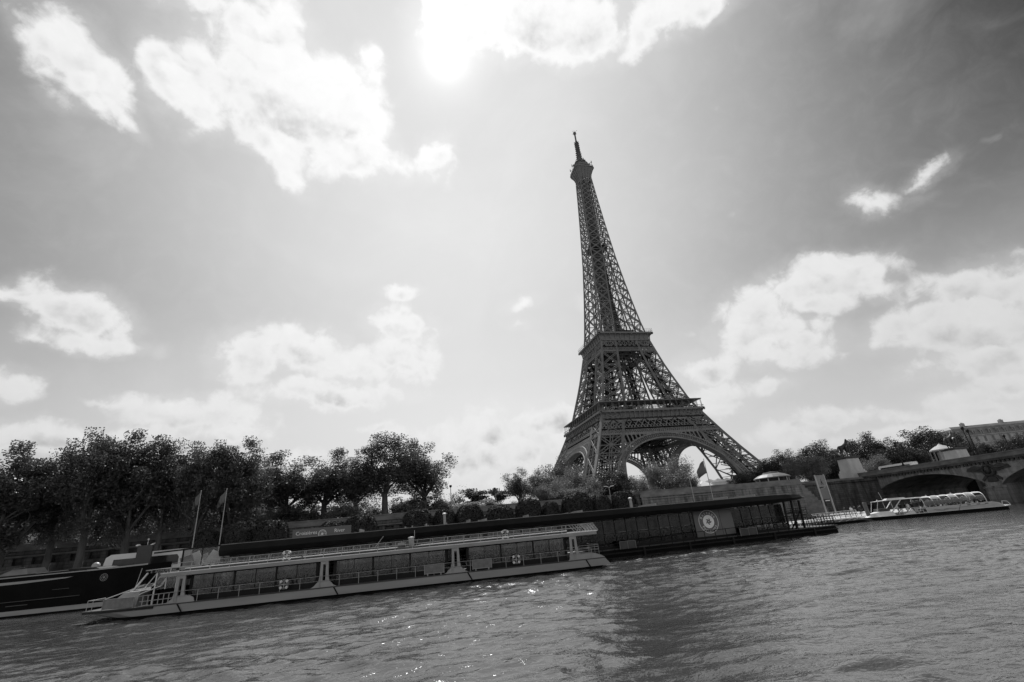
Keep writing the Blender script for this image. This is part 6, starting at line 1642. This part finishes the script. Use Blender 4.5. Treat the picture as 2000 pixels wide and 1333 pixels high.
place_apartment(397, 545, 909, -145, 6, 7, 'stone apartment house whose zinc roof and windows show between the tree groups')
a, b = at(1868, 838, -95), at(2040, 809, -95)
apartment(((a[0] + b[0]) / 2 + 6, -95, Z_S), R(-14), 66, 14, float(b[2] + a[2]) / 2 - Z_S - 6.0, 5, 15, 'long grey apartment building with a mansard roof at the right edge', 6.0)

# ------------------------------------------------------------------ trees
def leaf_quads(C_, N_, size, rng, flat=0.0):
    """one rhombic leaf spray per centre"""
    n = len(C_)
    a = rng.normal(size=(n, 3)); a /= np.linalg.norm(a, axis=1, keepdims=True)
    b = rng.normal(size=(n, 3)); b -= a * (a * b).sum(1, keepdims=True); b /= np.linalg.norm(b, axis=1, keepdims=True)
    s = size * (0.6 + 0.8 * rng.rand(n, 1)); k = 0.62
    cross = np.cross(a, b) * s * .25
    V = np.stack([C_ - a * s, C_ - b * s * k + cross, C_ + a * s, C_ + b * s * k + cross], 1).reshape(-1, 3)
    return V, np.arange(4 * n).reshape(n, 4)
def tree_proto(name, h, cr_, base, seed, nclump, nleaf, size, mat, forked=False, sparse=0.0, top=1.0, bark='bark', squash=1.0):
    """tapered trunk with limbs; crown of leaf sprays gathered in clumps at the limb ends"""
    rng = np.random.RandomState(seed); rr = random.Random(seed)
    root = empty(name)
    mb = MB(); r0 = .022 * h + .06
    def limb(p, d, L, r, depth):
        pts = [p]; rs = [r]; n = 4
        for i in range(n):
            d = (d + Vector((rr.uniform(-.2, .2), rr.uniform(-.2, .2), rr.uniform(-.05, .22)))).normalized()
            p = p + d * (L / n); pts.append(p); rs.append(r * (1 - .6 * (i + 1) / n))
        mb.tube(pts, rs, 6 if depth > 0 else 5, False)
        ends.append(p)
        if depth > 0:
            for k in range(3):
                a = rr.uniform(0, 6.28); q = pts[rr.randrange(2, 5)]
                nd = (d * .7 + Vector((math.cos(a), math.sin(a), .25)) * .8).normalized(); limb(q, nd, L * .62, r * .42, depth - 1)
    ends = []
    tr = [Vector((0, 0, 0)), Vector((rr.uniform(-.15, .15), rr.uniform(-.1, .1), base * .5)), Vector((rr.uniform(-.3, .3), rr.uniform(-.2, .2), base))]
    mb.tube([tr[0], tr[0] + Vector((0, 0, .3)), tr[1], tr[2]], [r0 * 1.5, r0 * 1.1, r0 * .92, r0 * .78], 9, False)
    nl = 2 if forked else 4
    for k in range(nl + 2):
        a = 6.28 * k / (nl + 2) + rr.uniform(-.4, .4); sp = .38 if forked else .6
        d = Vector((math.cos(a) * sp, math.sin(a) * sp, 1)).normalized(); limb(tr[2] - Vector((0, 0, rr.uniform(0, base * .15))), d, (h - base) * rr.uniform(.34, .46), r0 * .55, 2)
    limb(tr[2], Vector((0, 0, 1)), (h - base) * .45, r0 * .6, 2)
    mb.build('trunk', bark, root, True)
    # clumps inside an uneven envelope
    cz = base * .82 + (h - base * .82) * .5; hz = (h - base * .82) * .5
    cl = []
    lob = [(rng.normal(size=3), rng.uniform(.72, 1.08)) for _ in range(9)]
    lob = [(v / np.linalg.norm(v), f) for v, f in lob]
    while len(cl) < nclump:
        d = rng.normal(size=3); d /= np.linalg.norm(d); f = rng.rand() ** .38
        e = .86 + sum(max(0, d @ v) ** 6 * (g - .86) for v, g in lob) * 1.3
        q = np.array([d[0] * cr_, d[1] * cr_, d[2] * hz * (1.0 if d[2] > 0 else 1.0)]) * f * e
        if q[2] < -hz * .55 and np.hypot(q[0], q[1]) < cr_ * .35: continue
        if len(cl) % 2 and ends:
            en = ends[rng.randint(len(ends))]; e3 = np.array(en) - [0, 0, cz]; sc_ = min(1.0, 1.0 / max(1e-3, math.sqrt((e3[0] / cr_) ** 2 + (e3[1] / cr_) ** 2 + (e3[2] / hz) ** 2)))
            q = e3 * sc_
        cl.append((q + [0, 0, cz], rng.uniform(.5, 1.0)))
    per = nleaf // nclump; P = []
    for c_, s_ in cl:
        m_ = max(3, int(per * s_ * 1.3)); rad_ = cr_ * .165 * s_
        dd = np.clip(rng.normal(size=(m_, 3)), -1.5, 1.5) * np.array([rad_, rad_, rad_ * .9 * squash]); P.append(c_ + dd)
    P = np.concatenate(P); zt_ = np.percentile(P[:, 2], 99.3); zb_ = np.percentile(P[:, 2], 1.0); lo_ = base * .9
    P[:, 2] = lo_ + (P[:, 2] - zb_) * (h - lo_) / (zt_ - zb_); rr_ = np.percentile(np.hypot(P[:, 0], P[:, 1]), 95); P[:, :2] *= cr_ / rr_
    V, Q = leaf_quads(P, None, size, rng)
    np_mesh('crown', V, Q, mat, root)
    root['_h'] = h; root['_r'] = cr_
    return root
def hedge_proto(name, wx, wy, z0, z1, seed, n, size, mat):
    rng = np.random.RandomState(seed); root = empty(name)
    d = rng.normal(size=(n, 3)); d /= np.linalg.norm(d, axis=1, keepdims=True)
    half = np.array([wx / 2, wy / 2, (z1 - z0) / 2])
    k = (np.abs(d) ** 2.9).sum(1, keepdims=True) ** (-1 / 2.9)          # rounded block
    bump = 1 + .05 * np.sin(d[:, :1] * 6 + seed) * np.cos(d[:, 2:] * 5 + 1) + .035 * np.sin(d[:, 1:2] * 11)
    P = d * k * bump * half * (1 - .10 * rng.rand(n, 1) ** 2); P[:, 2] += (z0 + z1) / 2
    nn = d + rng.normal(size=(n, 3)) * .55 + np.array([0, 0, .25]); nn /= np.linalg.norm(nn, axis=1, keepdims=True)
    a = np.cross(nn, rng.normal(size=(n, 3))); a /= np.linalg.norm(a, axis=1, keepdims=True); b = np.cross(nn, a)
    s = size * (.6 + .8 * rng.rand(n, 1))
    V = np.stack([P - a * s, P - b * s * .7, P + a * s, P + b * s * .7], 1).reshape(-1, 3)
    cr = np_mesh('crown', V, np.arange(4 * n).reshape(n, 4), mat, root)
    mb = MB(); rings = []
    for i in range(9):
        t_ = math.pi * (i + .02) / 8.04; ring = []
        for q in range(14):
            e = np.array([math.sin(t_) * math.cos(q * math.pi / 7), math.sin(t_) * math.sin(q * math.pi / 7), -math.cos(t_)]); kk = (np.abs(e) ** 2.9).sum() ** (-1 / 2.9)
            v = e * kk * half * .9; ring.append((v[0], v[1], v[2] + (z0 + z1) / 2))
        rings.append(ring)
    mb.loft(rings); mb.build('light_block_core', 'block_core', cr)  # added solid core, stops light passing through the leaves
    mb = MB(); mb.tube([(0, 0, 0), (.05, 0, z0 * .6), (0, 0, z0 + .8)], [.16, .13, .1], 7); mb.build('trunk', 'bark', root)
    root['_h'] = z1; root['_r'] = wx / 2
    return root
_used = set()
def put_tree(proto, u, vt, y, zb, wpx, label, group, rz=None, cat='tree', yoff=0):
    p = at(u, vt, y); H = float(p[2]) - zb; dep = float((p - CAM) @ FW); wid = wpx * dep / F_PX
    o = proto if proto.name not in _used else copy_tree(proto); _used.add(proto.name)
    sz = H / proto['_h']; sx = wid / (2 * proto['_r'])
    o.location = (p[0], y, zb); o.scale = (sx, sx, sz); o.rotation_euler = (0, 0, rr.uniform(0, 6.28) if rz is None else rz)
    for k in ('_h', '_r'):
        if o is not proto and k in o: del o[k]
    return tag(o, label, cat, group)
rr = random.Random(77)
T = [tree_proto('plane_tree', 24, 5.6, 8.5, 1, 130, 34000, .165, 'leaf'), tree_proto('plane_tree', 24, 5.4, 8.0, 2, 120, 32000, .165, 'leaf'), tree_proto('plane_tree', 24, 5.8, 9.0, 3, 135, 34000, .165, 'leaf')]
TF = [tree_proto('plane_tree', 20, 5.2, 6.2, 4, 95, 20000, .15, 'leaf_light', True), tree_proto('plane_tree', 20, 5.0, 6.0, 5, 105, 22000, .15, 'leaf_light')]
GL = 'big plane trees on the quay at the left'
for i, (u, vt, y, wpx, lb) in enumerate((
    (-45, 905, -199, 150, 'plane tree cut by the left edge of the photo, mostly out of view'),
    (62, 880, -203, 156, 'plane tree nearest the left edge with a ragged crown over the barge'),
    (150, 880, -197, 112, 'lower plane tree between the ragged left tree and the tallest one'),
    (212, 854, -202, 126, 'tall plane tree above the pale posts, second full crown from the left'),
    (290, 853, -200, 116, 'tall plane tree with a leaning trunk behind the coach'),
    (345, 862, -198, 106, 'plane tree standing just left of the left flagpole'),
    (410, 874, -201, 94, 'plane tree crown between the two left flagpoles'),
    (470, 867, -198, 112, 'rightmost tall plane tree of the left group, beside the sky gap'))):
    put_tree(T[i % 3], u, vt, y, Z_Q, wpx, lb, GL)
G2 = 'plane trees on the upper street'
for i, (u, vt, y, wpx, lb) in enumerate((
    (568, 890, -181, 140, 'plane tree at the left end of the middle group, above the cruise sign'),
    (640, 882, -179, 115, 'plane tree of the middle group over the emblem of the cruise sign'),
    (700, 882, -182, 100, 'plane tree with a dense crown just left of the forked tree'),
    (755, 853, -184, 130, 'tall plane tree with a forked trunk and sky between its limbs'),
    (826, 864, -181, 105, 'tall plane tree at the right end of the middle group, beside the open sky'))):
    put_tree(TF[0] if i in (3,) else TF[1], u, vt, y, Z_S, wpx, lb, G2)
S = [tree_proto('flowering_shrub', 5, 2.4, .4, 11, 70, 7500, .14, 'leaf_shrub'), tree_proto('flowering_shrub', 5, 2.6, .4, 12, 75, 7500, .14, 'leaf_shrub')]
GS = 'shrubs along the upper parapet'
for i, (u, vt, y, wpx, lb) in enumerate((
    (30, 1030, -176, 60, 'low shrub over the wall in front of the leftmost building'), (118, 1022, -180, 60, 'pale shrub left of the three pairs of posts'), (250, 1010, -178, 60, 'shrub between the posts and the leaning plane trunk'), (300, 1018, -186, 60, 'shrub at the foot of the leaning plane tree'),
    (365, 1000, -184, 70, 'shrub behind the left flagpole at the parapet'), (440, 1002, -185, 60, 'shrub behind the right flagpole at the parapet'), (505, 1000, -183, 70, 'shrub behind the first clipped trees right of the flagpoles'), (560, 990, -180, 80, 'pale shrub under the left plane tree of the middle group'),
    (612, 988, -176, 70, 'pale shrub above the left half of the cruise sign'), (676, 985, -186, 72, 'round pale bush above the right half of the cruise sign'), (720, 985, -176, 60, 'shrub left of the forked trunk'), (790, 975, -178, 75, 'pale shrub between the forked trunk and the next plane'),
    (845, 972, -182, 80, 'spreading shrub right of the middle plane trees'), (885, 985, -184, 70, 'low shrub under the bare tree'), (940, 978, -182, 80, 'shrub under the dark pine'))):
    put_tree(S[i % 2], u, vt, y, Z_S, wpx, lb, GS, cat='shrub')
BT = tree_proto('bare_tree', 9, 3.6, 2.6, 21, 40, 420, .12, 'leaf_pale'); put_tree(BT, 893, 948, -166, Z_S, 70, 'thin nearly leafless tree against the sky right of the plane trees', None)
PN = tree_proto('pine_tree', 9, 4.2, 2.6, 22, 30, 3800, .2, 'leaf_dark', squash=.5); put_tree(PN, 928, 955, -172, Z_S, 72, 'small dark pine with a spreading flat crown', None); o = copy_tree(PN); 
p = at(975, 976, -174); o.location = (p[0], -174, Z_S); o.scale = (.7, .7, .62); tag(o, 'low dark pine with crooked limbs under the two headed lamp', 'tree', 'pines')
DE = [tree_proto('broadleaf_tree', 14, 5.0, 3.0, 31, 90, 17000, .14, 'leaf_light'), tree_proto('broadleaf_tree', 14, 5.4, 2.6, 32, 95, 19000, .135, 'leaf_pale'), tree_proto('broadleaf_tree', 14, 5.0, 2.4, 33, 95, 24000, .15, 'leaf_dark')]
GM = 'garden trees in front of the tower'
for k, u, vt, y, wpx, lb in (
    (0, 1011, 920, -168, 62, 'round topped tree standing apart between the sky gap and the tower'),
    (0, 1052, 922, -160, 60, 'drooping tree at the left of the clump before the left tower leg'),
    (0, 1093, 899, -140, 84, 'dark tree top rising over the clump at the left tower foot'),
    (1, 1090, 920, -162, 92, 'pale rounded willow at the centre of the clump before the left tower leg'),
    (1, 1132, 936, -164, 74, 'pale feathery tree right of the willow'), (1, 1070, 942, -170, 70, 'low pale bush in front of the willow'), (1, 1120, 952, -172, 80, 'pale feathery bush above the clipped trees'),
    (2, 1190, 922, -150, 84, 'dark dense conifer before the near tower leg'),
    (1, 1246, 932, -155, 60, 'light loose tree between the conifer and the big round tree'),
    (1, 1293, 897, -152, 108, 'big light round tree in front of the tower arch'),
    (0, 1338, 926, -146, 50, 'smaller darker tree at the right flank of the big round tree'),
    (2, 1448, 925, -120, 60, 'dark tree at the foot of the right tower leg'), (2, 1488, 912, -110, 60, 'dark tree right of the right tower leg behind the kiosk'),
    (2, 1524, 884, -125, 62, 'dark upright tree right of the tower foot'), (2, 1497, 900, -118, 50, 'dark tree between the tower foot and the upright tree'),
    (1, 1570, 887, -150, 82, 'wide spreading pale tree behind the sign frame'), (2, 1616, 888, -140, 70, 'tree between the wide pale tree and the horse statue'),
    (2, 1590, 868, -120, 84, 'taller dark tree behind the wide pale tree'), (2, 1632, 884, -128, 56, 'dark tree behind the pedestal of the rearing horse'),
    (2, 1682, 853, -110, 78, 'tall tree right of the horse statue'), (2, 1714, 862, -118, 72, 'tree left of the slender bridge lamp'), (2, 1742, 872, -125, 74, 'low tree behind the slender bridge lamp'), (1, 1694, 893, -140, 60, 'pale low tree behind the parapet beside the pedestal'),
    (2, 1790, 841, -105, 92, 'large dark tree top behind the far lamp posts'), (2, 1832, 846, -100, 84, 'large dark tree left of the second horse statue'), (2, 1812, 872, -130, 60, 'round dark bush under the large trees'), (2, 1780, 880, -132, 50, 'dark bush beside the far lamp post'),
    (2, 1895, 866, -125, 60, 'dark tree behind the second horse statue'), (2, 1945, 864, -128, 70, 'tree in front of the mansard building, right of the tall lamp'), (2, 1990, 852, -122, 70, 'tree at the right edge in front of the mansard building'), (0, 2035, 845, -122, 70, 'tree just past the right edge')):
    put_tree(DE[k], u, vt, y, Z_S, wpx, lb, GM)
HG = [hedge_proto('clipped_tree', 5.0, 4.6, 2.8, 7.6, 41, 8000, .14, 'leaf_hedge'), hedge_proto('clipped_tree', 4.8, 4.4, 2.6, 7.6, 42, 7600, .14, 'leaf_hedge')]
GH = 'clipped trees along the quay'
for i, (u, vt, wpx, lb) in enumerate((
    (405, 1037, 50, 'low clipped tree at the foot of the right flagpole'), (472, 1020, 62, 'clipped tree right of the right flagpole, left of a close pair'), (533, 1017, 60, 'clipped tree of the close pair left of the cruise sign'),
    (652, 1019, 56, 'flat topped clipped tree directly behind the cruise sign'), (706, 1007, 58, 'clipped tree at the right end of the cruise sign'), (816, 996, 54, 'clipped tree right of the dark niche in the wall'), (868, 995, 44, 'clipped tree behind the left light column'),
    (916, 988, 50, 'clipped tree below the dark pine'), (974, 988, 52, 'low clipped tree below the two headed lamp'), (1030, 975, 54, 'dark clipped tree below the round topped tree'), (1074, 981, 34, 'narrow clipped tree between two larger ones'),
    (1123, 964, 57, 'broad clipped tree left of the twin armed lamp'), (1169, 968, 43, 'clipped tree touching the twin armed lamp'), (1215, 960, 47, 'last clipped tree at the right, beside the gate block'))):
    put_tree(HG[i % 2], u, vt, -203 - (i % 3) * .5, Z_Q, wpx, lb, GH)

# ------------------------------------------------------------------ houses on the far bank, mirrored in the glass
def facade_material():
    m = bpy.data.materials.new('sunlit_facade'); m.use_nodes = True; t = NT(m.node_tree); bs = m.node_tree.nodes['Principled BSDF']; bs.inputs['Roughness'].default_value = .8
    tc = t.n('ShaderNodeTexCoord').outputs['Object']; sx = t.n('ShaderNodeSeparateXYZ'); t.link(tc, sx.inputs[0]); cb = t.n('ShaderNodeCombineXYZ'); t.link(sx.outputs[0], cb.inputs[0]); t.link(sx.outputs[2], cb.inputs[1])
    br = t.n('ShaderNodeTexBrick'); t.link(cb.outputs[0], br.inputs[0]); br.offset = 0; br.inputs['Scale'].default_value = 1; br.inputs['Brick Width'].default_value = 3.0; br.inputs['Row Height'].default_value = 3.4; br.inputs['Mortar Size'].default_value = .85
    br.inputs['Color1'].default_value = (.04, .04, .04, 1); br.inputs['Color2'].default_value = (.07, .07, .07, 1); br.inputs['Mortar'].default_value = (.45, .45, .45, 1); t.link(br.outputs[0], bs.inputs['Base Color'])
    return m
FM = facade_material()
for i, (x, L, H) in enumerate(((-260, 40, 20), (-212, 46, 23), (-160, 50, 21), (-108, 44, 24), (-60, 40, 20), (-14, 36, 22))):
    r = empty('apartment_building', (x, -352, 8.0), 0, 'pale sunlit apartment house across the river, seen only as a reflection in the boat windows', 'building', 'houses on the far bank')
    mb = MB(); mb.box(-L / 2, L / 2, -12, 0, 0, H); mb.build('wall', FM, r)
    mb = MB(); mb.loft([[(-L / 2, -12, H), (L / 2, -12, H), (L / 2, 0, H), (-L / 2, 0, H)], [(-L / 2 + 2, -10, H + 5), (L / 2 - 2, -10, H + 5), (L / 2 - 2, -2, H + 5), (-L / 2 + 2, -2, H + 5)]]); mb.build('roof', 'zinc', r)
